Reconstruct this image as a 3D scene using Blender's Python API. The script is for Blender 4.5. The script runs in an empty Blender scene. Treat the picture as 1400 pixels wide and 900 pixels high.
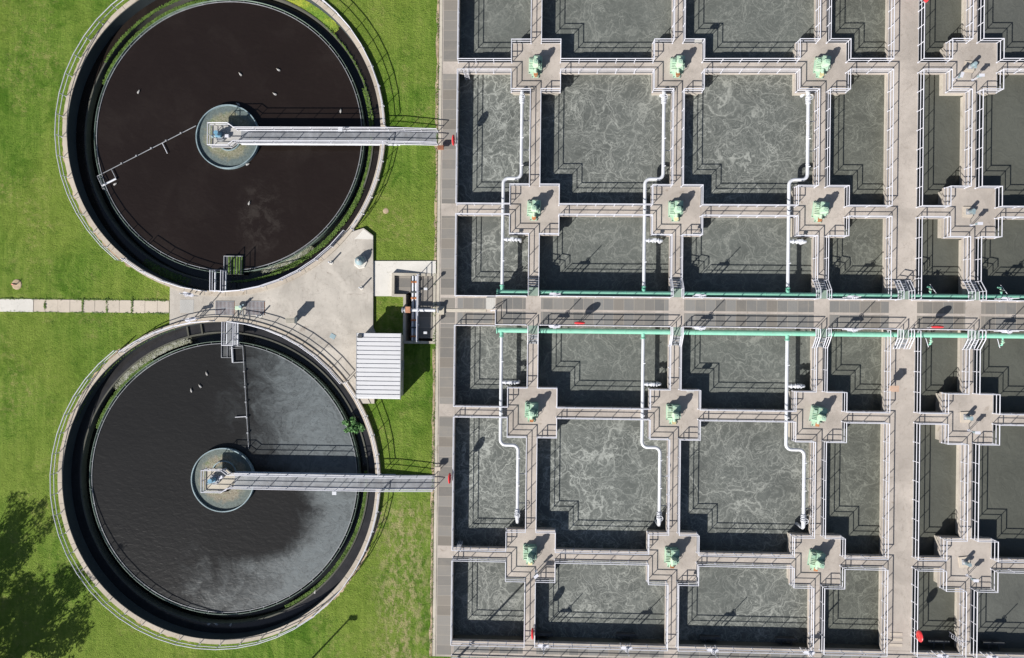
import bpy, math, random
import numpy as np
from mathutils import Vector, Matrix, geometry
random.seed(7)
R_ = math.radians
scene = bpy.context.scene
COL = scene.collection

# ------------------------------------------------------------------ camera
CAM_H, TILT, ROLL, FPX = 70.0, R_(1.70), R_(0.65), 933.3
Rr = Matrix.Rotation(ROLL, 3, 'Z')
Rt = Matrix.Rotation(TILT, 3, 'Y')
RC = Rr @ Rt
cam = bpy.data.objects.new('camera', bpy.data.cameras.new('camera'))
COL.objects.link(cam)
cam.data.lens = 24.0; cam.data.sensor_width = 36.0
cam.data.clip_start = 0.5; cam.data.clip_end = 2000
cam.matrix_world = Matrix.Translation((0, 0, CAM_H)) @ RC.to_4x4()
scene.camera = cam
scene.render.resolution_x, scene.render.resolution_y = 1024, 658

# ------------------------------------------------------------------ sun and sky
SUN = Vector((1.0, 1.09, -1.0))                      # direction the light travels
el = math.atan2(1.0, math.hypot(SUN.x, SUN.y))
sun = bpy.data.objects.new('sun', bpy.data.lights.new('sun', 'SUN'))
COL.objects.link(sun)
sun.data.energy = 4.6; sun.data.angle = R_(0.5); sun.data.color = (1.0, 0.965, 0.91)
sun.rotation_euler = SUN.to_track_quat('-Z', 'Y').to_euler()
world = bpy.data.worlds.new('World'); scene.world = world
world.use_nodes = True
wn = world.node_tree
sky = wn.nodes.new('ShaderNodeTexSky'); sky.sky_type = 'NISHITA'; sky.sun_disc = False
sky.sun_elevation = el; sky.sun_rotation = math.atan2(-SUN.x, -SUN.y)
bg = wn.nodes['Background']; bg.inputs['Strength'].default_value = 0.05
wn.links.new(sky.outputs['Color'], bg.inputs['Color'])
scene.view_settings.view_transform = 'Standard'
scene.view_settings.look = 'None'
scene.view_settings.exposure = 0.68
scene.view_settings.gamma = 1.0

def P(u, v, z=0.0):
    """point at height z seen at survey pixel (u, v) of the 1400 x 900 overview"""
    d = RC @ Vector(((u-700)/FPX, (450-v)/FPX, -1.0))
    k = (CAM_H - z)/-d.z
    return Vector((d.x*k, d.y*k, z))

# ------------------------------------------------------------------ materials
class NT:
    def __init__(s, name, rough=0.85, spec=0.3, metal=0.0):
        s.m = bpy.data.materials.new(name); s.m.use_nodes = True
        s.t = s.m.node_tree; s.b = s.t.nodes['Principled BSDF']
        s.b.inputs['Roughness'].default_value = rough
        s.b.inputs['Specular IOR Level'].default_value = spec
        s.b.inputs['Metallic'].default_value = metal
        g = s.t.nodes.new('ShaderNodeNewGeometry'); s.pos = g.outputs['Position']; s.geo = g
    def n(s, k, **kw):
        o = s.t.nodes.new('ShaderNode'+k)
        for a, b in kw.items(): setattr(o, a, b)
        return o
    def l(s, a, b): s.t.links.new(a, b)
    def val(s, sock, v):
        if hasattr(v, 'links') or hasattr(v, 'is_linked'): s.l(v, sock)
        else: sock.default_value = v
    def math(s, op, a, b=0.0, clamp=False):
        o = s.n('Math', operation=op, use_clamp=clamp); s.val(o.inputs[0], a); s.val(o.inputs[1], b)
        return o.outputs[0]
    def vmul(s, v, k):
        o = s.n('VectorMath', operation='MULTIPLY'); s.l(v, o.inputs[0]); o.inputs[1].default_value = k
        return o.outputs[0]
    def vadd(s, a, b):
        o = s.n('VectorMath', operation='ADD'); s.l(a, o.inputs[0]); s.val(o.inputs[1], b)
        return o.outputs[0]
    def noise(s, scale, detail=4, rough=0.6, vec=None, dist=0.0, col=False):
        o = s.n('TexNoise'); s.l(vec or s.pos, o.inputs['Vector'])
        o.inputs['Scale'].default_value = scale; o.inputs['Detail'].default_value = detail
        o.inputs['Roughness'].default_value = rough; o.inputs['Distortion'].default_value = dist
        return o.outputs['Color' if col else 'Fac']
    def ramp(s, f, a, b, lo=0.0, hi=1.0):
        o = s.n('MapRange', interpolation_type='SMOOTHSTEP')
        s.val(o.inputs[0], f); o.inputs[1].default_value = a; o.inputs[2].default_value = b
        o.inputs[3].default_value = lo; o.inputs[4].default_value = hi
        return o.outputs[0]
    def mix(s, f, a, b):
        o = s.n('Mix', data_type='RGBA'); s.val(o.inputs[0], f)
        for i, c in ((6, a), (7, b)):
            if isinstance(c, tuple): o.inputs[i].default_value = c + (1,)
            else: s.l(c, o.inputs[i])
        return o.outputs[2]
    def color(s, c):
        if isinstance(c, tuple): s.b.inputs['Base Color'].default_value = c + (1,)
        else: s.l(c, s.b.inputs['Base Color'])
    def rough(s, r): s.val(s.b.inputs['Roughness'], r)
    def bump(s, h, strength=0.3, dist=0.05):
        o = s.n('Bump'); o.inputs['Strength'].default_value = strength; o.inputs['Distance'].default_value = dist
        s.l(h, o.inputs['Height']); s.l(o.outputs[0], s.b.inputs['Normal'])
    def sep(s, v):
        o = s.n('SeparateXYZ'); s.l(v, o.inputs[0]); return o.outputs

M = {}
def paint(key, c, rough=0.5, spec=0.4, metal=0.0, var=0.12, dirt=None, dscale=1.5, damt=0.5):
    t = NT(key, rough, spec, metal)
    f = t.noise(0.9, 5)
    d = tuple(x*(1-var*2) for x in c); e = tuple(min(1, x*(1+var)) for x in c)
    out = t.mix(t.ramp(f, 0.3, 0.7), d, e)
    if dirt:
        out = t.mix(t.math('MULTIPLY', t.ramp(t.noise(dscale, 6, 0.7), 0.55, 0.72), damt), out, dirt)
    t.color(out); t.bump(t.noise(14, 3), 0.1, 0.01)
    M[key] = t.m
def weathered(key, c, faded, rust, amt=.5, rough=.55):
    t = NT(key, rough, .35)
    oi = t.n('ObjectInfo'); r = oi.outputs['Random']
    p = t.vadd(t.pos, (0, 0, 0))
    out = t.mix(t.ramp(r, 0, 1, 0, .55), c, faded)
    out = t.mix(t.ramp(t.noise(1.4, 5, .7), .35, .68, 0, .6), out, faded)
    k = t.math('MULTIPLY', t.ramp(t.noise(3.2, 7, .78), .54, .66), t.ramp(t.noise(.35, 2, .5), .40, .60, .15, 1.0))
    out = t.mix(t.math('MULTIPLY', k, amt), out, rust)
    out = t.mix(t.ramp(t.noise(2.1, 5, .7), .58, .72, 0, .35), out, tuple(x*.35 for x in c))
    t.color(out); t.bump(t.noise(14, 3), .15, .01); M[key] = t.m
def concrete(key, c, stain=(0.20, 0.165, 0.12), var=0.10, st=0.45, crack=True):
    t = NT(key, 0.92, 0.15)
    f = t.noise(0.22, 6, 0.62, dist=0.6)
    out = t.mix(t.ramp(f, 0.28, 0.72), tuple(x*(1-var*1.6) for x in c), tuple(min(1, x*(1+var)) for x in c))
    g = t.noise(2.6, 7, 0.75)
    out = t.mix(t.math('MULTIPLY', t.ramp(g, 0.5, 0.75), st*0.6), out, stain)
    h = t.noise(0.75, 5, 0.7, dist=1.5)
    out = t.mix(t.math('MULTIPLY', t.ramp(h, 0.58, 0.74), st), out, stain)
    sp = t.noise(16, 2, 0.6)
    out = t.mix(t.math('MULTIPLY', t.ramp(sp, 0.62, 0.72), 0.30), out, tuple(x*0.45 for x in c))
    if crack:
        v = t.n('TexVoronoi', feature='DISTANCE_TO_EDGE'); v.inputs['Scale'].default_value = 0.23
        t.l(t.vadd(t.pos, t.vmul(t.noise(0.8, 5, 0.7, col=True), (2.2, 2.2, 2.2))), v.inputs['Vector'])
        out = t.mix(t.math('MULTIPLY', t.ramp(v.outputs['Distance'], 0.0, 0.006, 0.35, 0.0), 1.0), out, (0.09, 0.08, 0.07))
    streak = t.noise(1.0, 6, 0.75, vec=t.vmul(t.pos, (3.0, .5, 1.0)))
    out = t.mix(t.math('MULTIPLY', t.ramp(streak, 0.56, 0.72), st*.45), out, tuple(x*.8 for x in stain))
    t.color(out); t.bump(t.noise(9, 5), 0.25, 0.02)
    M[key] = t.m
concrete('concrete', (0.415, 0.37, 0.33), stain=(0.23, 0.19, 0.15), var=.14, st=.68)
concrete('concrete_wall', (0.47, 0.43, 0.375), stain=(0.22, 0.19, 0.12), st=0.8, crack=False)
concrete('plaza_concrete', (0.44, 0.405, 0.36), stain=(0.24, 0.205, 0.175), var=0.16, st=0.75)
concrete('patch_concrete', (0.42, 0.41, 0.39), st=0.15, crack=False)
concrete('coping', (0.45, 0.395, 0.33), stain=(0.2, 0.14, 0.08), st=0.7, crack=False)
concrete('pale_slab', (0.60, 0.575, 0.53), stain=(0.45, 0.42, 0.36), var=0.06, st=0.5, crack=True)
concrete('path_slab', (0.50, 0.44, 0.37), stain=(0.3, 0.25, 0.18), var=0.07, st=0.35)
concrete('tank_wall', (0.10, 0.10, 0.085), stain=(0.03, 0.035, 0.02), st=0.7, crack=False)
concrete('wet_wall', (0.045, 0.055, 0.06), stain=(0.02, 0.025, 0.02), st=0.5, crack=False)
concrete('kerb', (0.47, 0.43, 0.36), st=0.6, crack=False)
paint('rail_white', (0.60, 0.60, 0.655), 0.45, 0.4, 0.0, 0.04, (0.35, 0.33, 0.3), 3.0, 0.3)
paint('toe_grey', (0.36, 0.355, 0.37), 0.6, 0.3, 0.0, 0.08)
paint('bridge_white', (0.62, 0.63, 0.67), 0.45, 0.4, 0.0, 0.05, (0.3, 0.27, 0.22), 2.2, 0.5)
paint('pipe_white', (0.60, 0.61, 0.645), 0.35, 0.5, 0.0, 0.05, (0.42, 0.38, 0.30), 0.9, 0.45)
weathered('pipe_green', (0.13, 0.42, 0.30), (0.27, 0.54, 0.42), (0.26, 0.22, 0.13), .35, .5)
weathered('mint', (0.26, 0.42, 0.31), (0.40, 0.52, 0.42), (0.30, 0.20, 0.10), .75)
weathered('mint_light', (0.36, 0.54, 0.41), (0.52, 0.60, 0.46), (0.36, 0.20, 0.10), .8)
paint('rust', (0.42, 0.17, 0.075), 0.8, 0.2, 0.0, 0.25, (0.55, 0.40, 0.22), 3.0, 0.7)
paint('cream', (0.62, 0.52, 0.30), 0.7, 0.2, 0.0, 0.2, (0.35, 0.16, 0.06), 4.0, 0.8)
paint('red', (0.70, 0.035, 0.045), 0.35, 0.5, 0.0, 0.08)
paint('red_faded', (0.70, 0.09, 0.07), 0.45, 0.4, 0.0, 0.1, (0.8, 0.6, 0.58), 2.2, 0.6)
paint('dark_steel', (0.06, 0.065, 0.07), 0.6, 0.4, 0.0, 0.2, (0.12, 0.10, 0.08), 3, 0.5)
paint('grey_steel', (0.30, 0.31, 0.33), 0.5, 0.4, 0.0, 0.12, (0.18, 0.14, 0.1), 3, 0.5)
paint('blue_motor', (0.14, 0.30, 0.42), 0.45, 0.5, 0.0, 0.15, (0.45, 0.5, 0.52), 4, 0.6)
paint('teal_steel', (0.25, 0.33, 0.36), 0.5, 0.4, 0.0, 0.15, (0.35, 0.33, 0.28), 4, 0.6)
paint('sage_plate', (0.22, 0.29, 0.24), 0.6, 0.4, 0.0, 0.1)
paint('terracotta', (0.50, 0.25, 0.15), 0.8, 0.2, 0.0, 0.12)
paint('pale_orange', (0.52, 0.36, 0.27), 0.6, 0.3, 0.0, 0.08)
paint('brick_brown', (0.28, 0.12, 0.07), 0.8, 0.2, 0.0, 0.15)
paint('bark', (0.11, 0.08, 0.055), 0.95, 0.1, 0.0, 0.25)
paint('gull_white', (0.40, 0.385, 0.36), 0.8, 0.1, 0.0, 0.05)
paint('gull_grey', (0.34, 0.34, 0.35), 0.8, 0.1, 0.0, 0.08)
paint('soil', (0.40, 0.31, 0.215), 0.95, 0.1, 0.0, 0.22, (0.16, 0.14, 0.06), 3.0, 0.8)

def roof_mat():
    t = NT('roof_metal', 0.45, 0.5)
    f = t.noise(0.7, 5, 0.6)
    t.color(t.mix(t.math('MULTIPLY', t.ramp(t.noise(2.2, 6, .75), .55, .75), .35), t.mix(f, (0.53, 0.53, 0.545), (0.63, 0.63, 0.645)), (0.40, 0.38, 0.36)))
    M['roof_metal'] = t.m
roof_mat()

def grating_mat(key, along_x, c=(0.20, 0.19, 0.172)):
    """fibre grating laid in panels: joints between panels, fine bars, panel to panel tone"""
    t = NT(key, 0.8, 0.25)
    s = t.sep(t.pos)
    a, b = (s[0], s[1]) if along_x else (s[1], s[0])
    w = 1.02
    cell = t.math('FLOOR', t.math('DIVIDE', a, w))
    wn_ = t.n('TexWhiteNoise', noise_dimensions='1D'); t.l(cell, wn_.inputs['W'])
    fr = t.math('FRACT', t.math('DIVIDE', a, w))
    joint = t.math('LESS_THAN', fr, 0.055)
    tone = t.mix(wn_.outputs['Value'], tuple(x*0.80 for x in c), tuple(x*1.20 for x in c))
    wn2 = t.n('TexWhiteNoise', noise_dimensions='1D'); t.l(t.math('ADD', cell, 91.3), wn2.inputs['W'])
    tone = t.mix(t.math('MULTIPLY', t.ramp(wn2.outputs['Value'], 0.5, 1.0), 0.45), tone, (0.24, 0.20, 0.155))
    bars = t.math('ABSOLUTE', t.math('SINE', t.math('MULTIPLY', b, 42.0)))
    bars2 = t.math('ABSOLUTE', t.math('SINE', t.math('MULTIPLY', a, 21.0)))
    tone = t.mix(t.math('MULTIPLY', bars, 0.20), tone, (0.05, 0.05, 0.05))
    tone = t.mix(t.math('MULTIPLY', bars2, 0.12), tone, (0.05, 0.05, 0.05))
    tone = t.mix(t.math('MULTIPLY', t.ramp(t.noise(0.6, 5, .7), .45, .75), .35), tone, (0.27, 0.24, 0.20))
    tone = t.mix(t.math('MULTIPLY', joint, 0.55), tone, (0.34, 0.30, 0.25))
    t.color(tone); t.bump(t.noise(10, 3), .2, .01)
    M[key] = t.m
grating_mat('grating_lengthwise', True, (0.215, 0.21, 0.20))
grating_mat('grating_crosswise', False, (0.24, 0.225, 0.205))

def foam_water(key, base, foam, amount, seed, calm=False):
    t = NT(key, 0.35, 0.5); t.b.inputs['IOR'].default_value = 1.33
    p = t.vadd(t.pos, (seed*37.0, seed*-21.0, seed*5.0))
    big = t.noise(0.13, 3, 0.5, vec=p)
    warp = t.vmul(t.vadd(t.noise(0.30, 2, 0.5, vec=p, col=True), (-0.5, -0.5, -0.5)), (5.2, 5.2, 1.5))
    warp2 = t.vmul(t.vadd(t.noise(1.05, 2, 0.55, vec=p, col=True), (-0.5, -0.5, -0.5)), (1.5, 1.5, 0.6))
    warp3 = t.vmul(t.vadd(t.noise(3.4, 3, 0.6, vec=p, col=True), (-0.5, -0.5, -0.5)), (0.35, 0.35, 0.2))
    q = t.vadd(t.vadd(t.vadd(p, warp), warp2), warp3)
    total = None
    calm_ = t.ramp(t.noise(0.16, 3, 0.55, vec=t.vadd(p, (71.0, 5.0, 0.0))), 0.32, 0.52, 0.45, 1.0)   # boils and calmer water
    for sc, wd, k in ((0.20, 0.018, 0.90), (0.42, 0.023, 0.90), (0.85, 0.033, 0.74), (1.5, 0.045, 0.5)):
        v = t.n('TexVoronoi', feature='DISTANCE_TO_EDGE'); v.inputs['Scale'].default_value = sc
        t.l(t.vadd(q, (sc*11, sc*7, 0.0)), v.inputs['Vector'])
        core = t.ramp(v.outputs['Distance'], 0.0, wd, 1.0, 0.0)
        halo = t.ramp(v.outputs['Distance'], 0.0, wd*4, 0.20, 0.0)
        ln = t.math('ADD', t.math('MULTIPLY', core, 0.62), halo)
        br = t.ramp(t.noise(0.9*sc, 4, 0.65, vec=t.vadd(p, (sc*50, 3.0, 1.0))), 0.32, 0.50)
        ln = t.math('MULTIPLY', t.math('MULTIPLY', ln, br), k)
        total = ln if total is None else t.math('MAXIMUM', total, ln)
    for sc, wd, k in ((0.32, 0.010, 0.80), (0.70, 0.014, 0.70), (1.5, 0.020, 0.38)):           # curling threads of foam
        nn = t.noise(sc, 2, 0.45, vec=t.vadd(t.vadd(p, warp2), (sc*31.0, 9.0, 2.0)), dist=0.9)
        rd = t.ramp(t.math('ABSOLUTE', t.math('SUBTRACT', nn, 0.5)), 0.0, wd, 1.0, 0.0)
        br = t.ramp(t.noise(0.3, 3, 0.6, vec=t.vadd(p, (sc*17, 13.0, 1.0))), 0.44, 0.60)
        total = t.math('MAXIMUM', total, t.math('MULTIPLY', t.math('MULTIPLY', rd, br), k))
    froth = t.math('MULTIPLY', t.ramp(t.noise(0.30, 5, 0.62, vec=q), 0.50, 0.74, 0.0, 0.26), t.ramp(t.noise(4.5, 4, 0.7, vec=p), .35, .7, .6, 1.0))
    total = t.math('MAXIMUM', t.math('MULTIPLY', total, calm_), froth)
    total = t.math('MULTIPLY', total, t.ramp(t.noise(5.0, 4, 0.75, vec=q), 0.3, 0.7, 0.72, 1.12))
    fac = t.math('MULTIPLY', total, amount, clamp=True)
    tone = t.mix(t.ramp(t.noise(0.22, 4, .6, vec=p), 0.3, 0.7), tuple(x*0.88 for x in base), tuple(x*1.12 for x in base))
    tone = t.mix(t.ramp(t.noise(5.0, 5, .7, vec=q), 0.35, 0.75, 0, .22), tone, tuple(x*1.7 for x in base))
    t.color(t.mix(fac, tone, foam))
    t.rough(t.math('ADD', t.math('MULTIPLY', fac, 0.5), 0.28))
    t.bump(t.math('ADD', t.noise(1.1, 4, .55, vec=q), t.math('MULTIPLY', fac, .3)), 0.35 if not calm else 0.5, 0.12)
    M[key] = t.m
foam_water('foam_water_strong', (0.104, 0.112, 0.104), (0.37, 0.385, 0.355), 1.25, 1)
foam_water('foam_water_mid', (0.100, 0.107, 0.099), (0.34, 0.35, 0.32), 1.1, 2)
foam_water('foam_water_soft', (0.103, 0.111, 0.102), (0.31, 0.32, 0.29), 0.75, 3)
foam_water('foam_water_olive', (0.086, 0.090, 0.078), (0.26, 0.27, 0.23), 0.72, 4)
foam_water('foam_water_calm', (0.080, 0.083, 0.071), (0.14, 0.145, 0.125), 0.16, 5, True)
foam_water('foam_water_still', (0.092, 0.096, 0.087), (0.16, 0.165, 0.15), 0.20, 6, True)

def clar_water(key, base, film, c, which):
    t = NT(key, 0.2, 0.5); t.b.inputs['IOR'].default_value = 1.33
    p = t.vadd(t.pos, (-c[0], -c[1], 0.0)); s = t.sep(p)
    warp = t.vmul(t.vadd(t.noise(0.14, 5, .6, vec=p, col=True), (-.5, -.5, -.5)), (9, 9, 1))
    q = t.vadd(p, warp)
    f = t.noise(0.28, 8, 0.68, vec=q, dist=0.9)
    if which == 2:
        g = t.math('ADD', t.math('MULTIPLY', s[0], 0.036), t.math('MULTIPLY', t.math('MAXIMUM', t.math('SUBTRACT', -3.0, s[1]), 0.0), 0.022))
        # bare patch right of the centre where the wind keeps the surface open
        hx = t.math('DIVIDE', t.math('SUBTRACT', s[0], 3.6), 6.5); hy = t.math('DIVIDE', t.math('ADD', s[1], 3.6), 4.4)
        hole = t.ramp(t.math('ADD', t.math('MULTIPLY', hx, hx), t.math('MULTIPLY', hy, hy)), 0.25, 1.8, 0.42, 0.0)
        g = t.math('ADD', g, t.ramp(t.math('ADD', s[0], t.math('MULTIPLY', s[1], .25)), 3.0, 12.0, 0.0, .22))
        m = t.math('SUBTRACT', t.math('ADD', t.math('MULTIPLY', t.math('SUBTRACT', f, .5), 0.80), g), hole)
        fac = t.ramp(m, -0.02, 0.60)
        fac2 = t.ramp(t.noise(1.1, 6, .7, vec=q), .3, .7, .72, 1.0)
        thread = t.noise(.55, 4, .6, vec=q, dist=1.6)
        th = t.ramp(t.math('ABSOLUTE', t.math('SUBTRACT', thread, .5)), 0.0, .03, .35, 0.0)
        fac = t.math('MULTIPLY', t.math('MULTIPLY', fac, fac2), t.math('SUBTRACT', 1.0, th))
    else:
        hx = t.math('DIVIDE', t.math('SUBTRACT', s[0], 3.4), 2.6); hy = t.math('DIVIDE', t.math('ADD', s[1], 8.6), 4.2)
        near = t.ramp(t.math('ADD', t.math('MULTIPLY', hx, hx), t.math('MULTIPLY', hy, hy)), 0.0, 1.5, 1.0, 0.0)
        fac = t.math('MULTIPLY', t.ramp(t.noise(1.0, 8, .75, vec=q), .42, .72, 0, .42), near)
        fac = t.math('ADD', fac, t.ramp(t.noise(.18, 6, .7, vec=q), .45, .75, 0, .10))
    t.color(t.mix(fac, t.mix(t.noise(.2, 3, .5, vec=p), tuple(x*.85 for x in base), tuple(x*1.2 for x in base)), film))
    t.rough(t.math('ADD', t.math('MULTIPLY', fac, .4), .22))
    rip = t.noise(1.6, 3, .5, vec=t.vmul(p, (1.0, 1.6, 1.0)), dist=.5)
    t.bump(rip, .22, .12)
    M[key] = t.m
C1 = Vector((-32.2, 19.95, 0)); C2 = Vector((-32.3, -16.05, 0))
clar_water('clarifier_water_brown', (0.0150, 0.0105, 0.0090), (0.07, 0.06, 0.052), C1, 1)
clar_water('clarifier_water_film', (0.0175, 0.0170, 0.0165), (0.128, 0.147, 0.155), C2, 2)
paint('channel_water_brown', (0.020, 0.0155, 0.013), 0.15, 0.5, 0, .1)
paint('channel_water_grey', (0.030, 0.029, 0.030), 0.15, 0.5, 0, .1)
paint('launder_water', (0.006, 0.007, 0.006), 0.2, 0.5, 0, .2, (0.03, 0.05, 0.015), .8, .7)
def feed_mat(key, ringc, patch, c, a0, a1):
    t = NT(key, .7, .3)
    p = t.vadd(t.pos, (-c[0], -c[1], 0.0)); s = t.sep(p)
    r = t.math('SQRT', t.math('ADD', t.math('MULTIPLY', s[0], s[0]), t.math('MULTIPLY', s[1], s[1])))
    r = t.math('ADD', r, t.math('MULTIPLY', t.math('SUBTRACT', t.noise(1.2, 5, .7, vec=p), .5), 1.6))
    band = t.math('MULTIPLY', t.ramp(r, 1.0, 1.6), t.ramp(r, 2.1, 2.8, 1.0, 0.0))
    spk = t.noise(4.5, 8, .85, vec=p)
    green = t.ramp(t.noise(.7, 3, .6, vec=p), .42, .62)
    out = t.mix(t.ramp(spk, .3, .75), tuple(x*.65 for x in ringc), tuple(x*1.4 for x in ringc))
    gc = t.mix(t.ramp(t.noise(7, 5, .8, vec=p), .35, .7), t.mix(green, patch, (0.10, 0.15, 0.035)), (0.34, 0.32, 0.25))
    out = t.mix(t.math('MULTIPLY', band, .85), out, gc)
    t.color(out); t.bump(spk, .6, .08); M[key] = t.m
feed_mat('feedwell_scum_green', (0.110, 0.14, 0.138), (0.13, 0.125, 0.06), C1, 0, 0)
feed_mat('feedwell_scum_brown', (0.115, 0.14, 0.13), (0.17, 0.13, 0.085), C2, 0, 0)

def leaf_mat(key, a, b, y=None):
    t = NT(key, .75, .2)
    out = t.mix(t.ramp(t.noise(2.2, 4, .7), .32, .68), a, b)
    if y: out = t.mix(t.math('MULTIPLY', t.ramp(t.noise(.30, 4, .6), .40, .66), t.ramp(t.noise(2.5, 5, .8), .3, .6)), out, y)
    t.color(out); M[key] = t.m
leaf_mat('algae', (0.055, 0.10, 0.018), (0.13, 0.21, 0.045))
leaf_mat('duckweed', (0.12, 0.24, 0.03), (0.22, 0.34, 0.05), (0.44, 0.46, 0.06))
leaf_mat('bush_leaf', (0.07, 0.19, 0.05), (0.24, 0.42, 0.18))
leaf_mat('tree_leaf', (0.035, 0.075, 0.015), (0.08, 0.14, 0.03))
leaf_mat('pale_scum', (0.18, 0.19, 0.11), (0.42, 0.42, 0.36))

def grass_mat():
    t = NT('grass', .95, .08)
    s = t.sep(t.pos)
    a, b = (0.080, 0.158, 0.019), (0.150, 0.238, 0.036)
    fine = t.noise(3.6, 9, .82)
    out = t.mix(t.ramp(fine, .34, .66), a, b)
    st = t.noise(.8, 7, .72, vec=t.vmul(t.pos, (1.9, .10, 1.0)))          # mowing runs north-south
    out = t.mix(t.ramp(st, .42, .62, 0, .62), out, (0.225, 0.305, 0.060))
    md = t.noise(.30, 8, .78, dist=1.2)
    out = t.mix(t.ramp(md, .45, .62, 0, .80), out, (0.052, 0.128, 0.010))
    st2 = t.noise(1.7, 7, .8, vec=t.vmul(t.pos, (1.0, .6, 1.0)))
    out = t.mix(t.ramp(st2, .50, .66, 0, .60), out, (0.160, 0.265, 0.034))
    lg = t.noise(.07, 3, .5)
    out = t.mix(t.ramp(lg, .40, .58, 0, .42), out, (0.225, 0.275, 0.052))
    dry = t.math('MULTIPLY', t.ramp(t.noise(.16, 4, .65), .47, .62), t.ramp(t.noise(1.3, 9, .84), .48, .62))
    out = t.mix(t.math('MULTIPLY', dry, .62), out, (0.34, 0.31, 0.12))
    weed = t.math('MULTIPLY', t.ramp(t.noise(.45, 4, .7), .54, .64), t.ramp(t.noise(3.0, 6, .8), .45, .62))
    out = t.mix(t.math('MULTIPLY', weed, .65), out, (0.034, 0.105, 0.010))
    # the strip beside the basins and below the shed is drier
    dx = t.ramp(t.math('ABSOLUTE', t.math('ADD', s[0], 13.0)), .6, 4.2, 1.0, 0.0)
    dy = t.ramp(s[1], -16.5, -19.5, 0.0, 1.0)
    d2 = t.math('MULTIPLY', t.math('MULTIPLY', dx, dy), t.ramp(t.noise(1.1, 8, .8, vec=t.vmul(t.pos, (1.4, .7, 1))), .46, .58))
    out = t.mix(t.math('MULTIPLY', d2, .7), out, (0.42, 0.35, 0.19))
    blade = t.noise(17, 3, .75)
    out = t.mix(t.ramp(blade, .52, .74, 0, .5), out, (0.035, 0.082, 0.008))
    t.color(out); t.bump(t.math('ADD', t.noise(6, 6, .8), t.noise(1.0, 4, .7)), 1.0, .22)
    M['grass'] = t.m
grass_mat()

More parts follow.
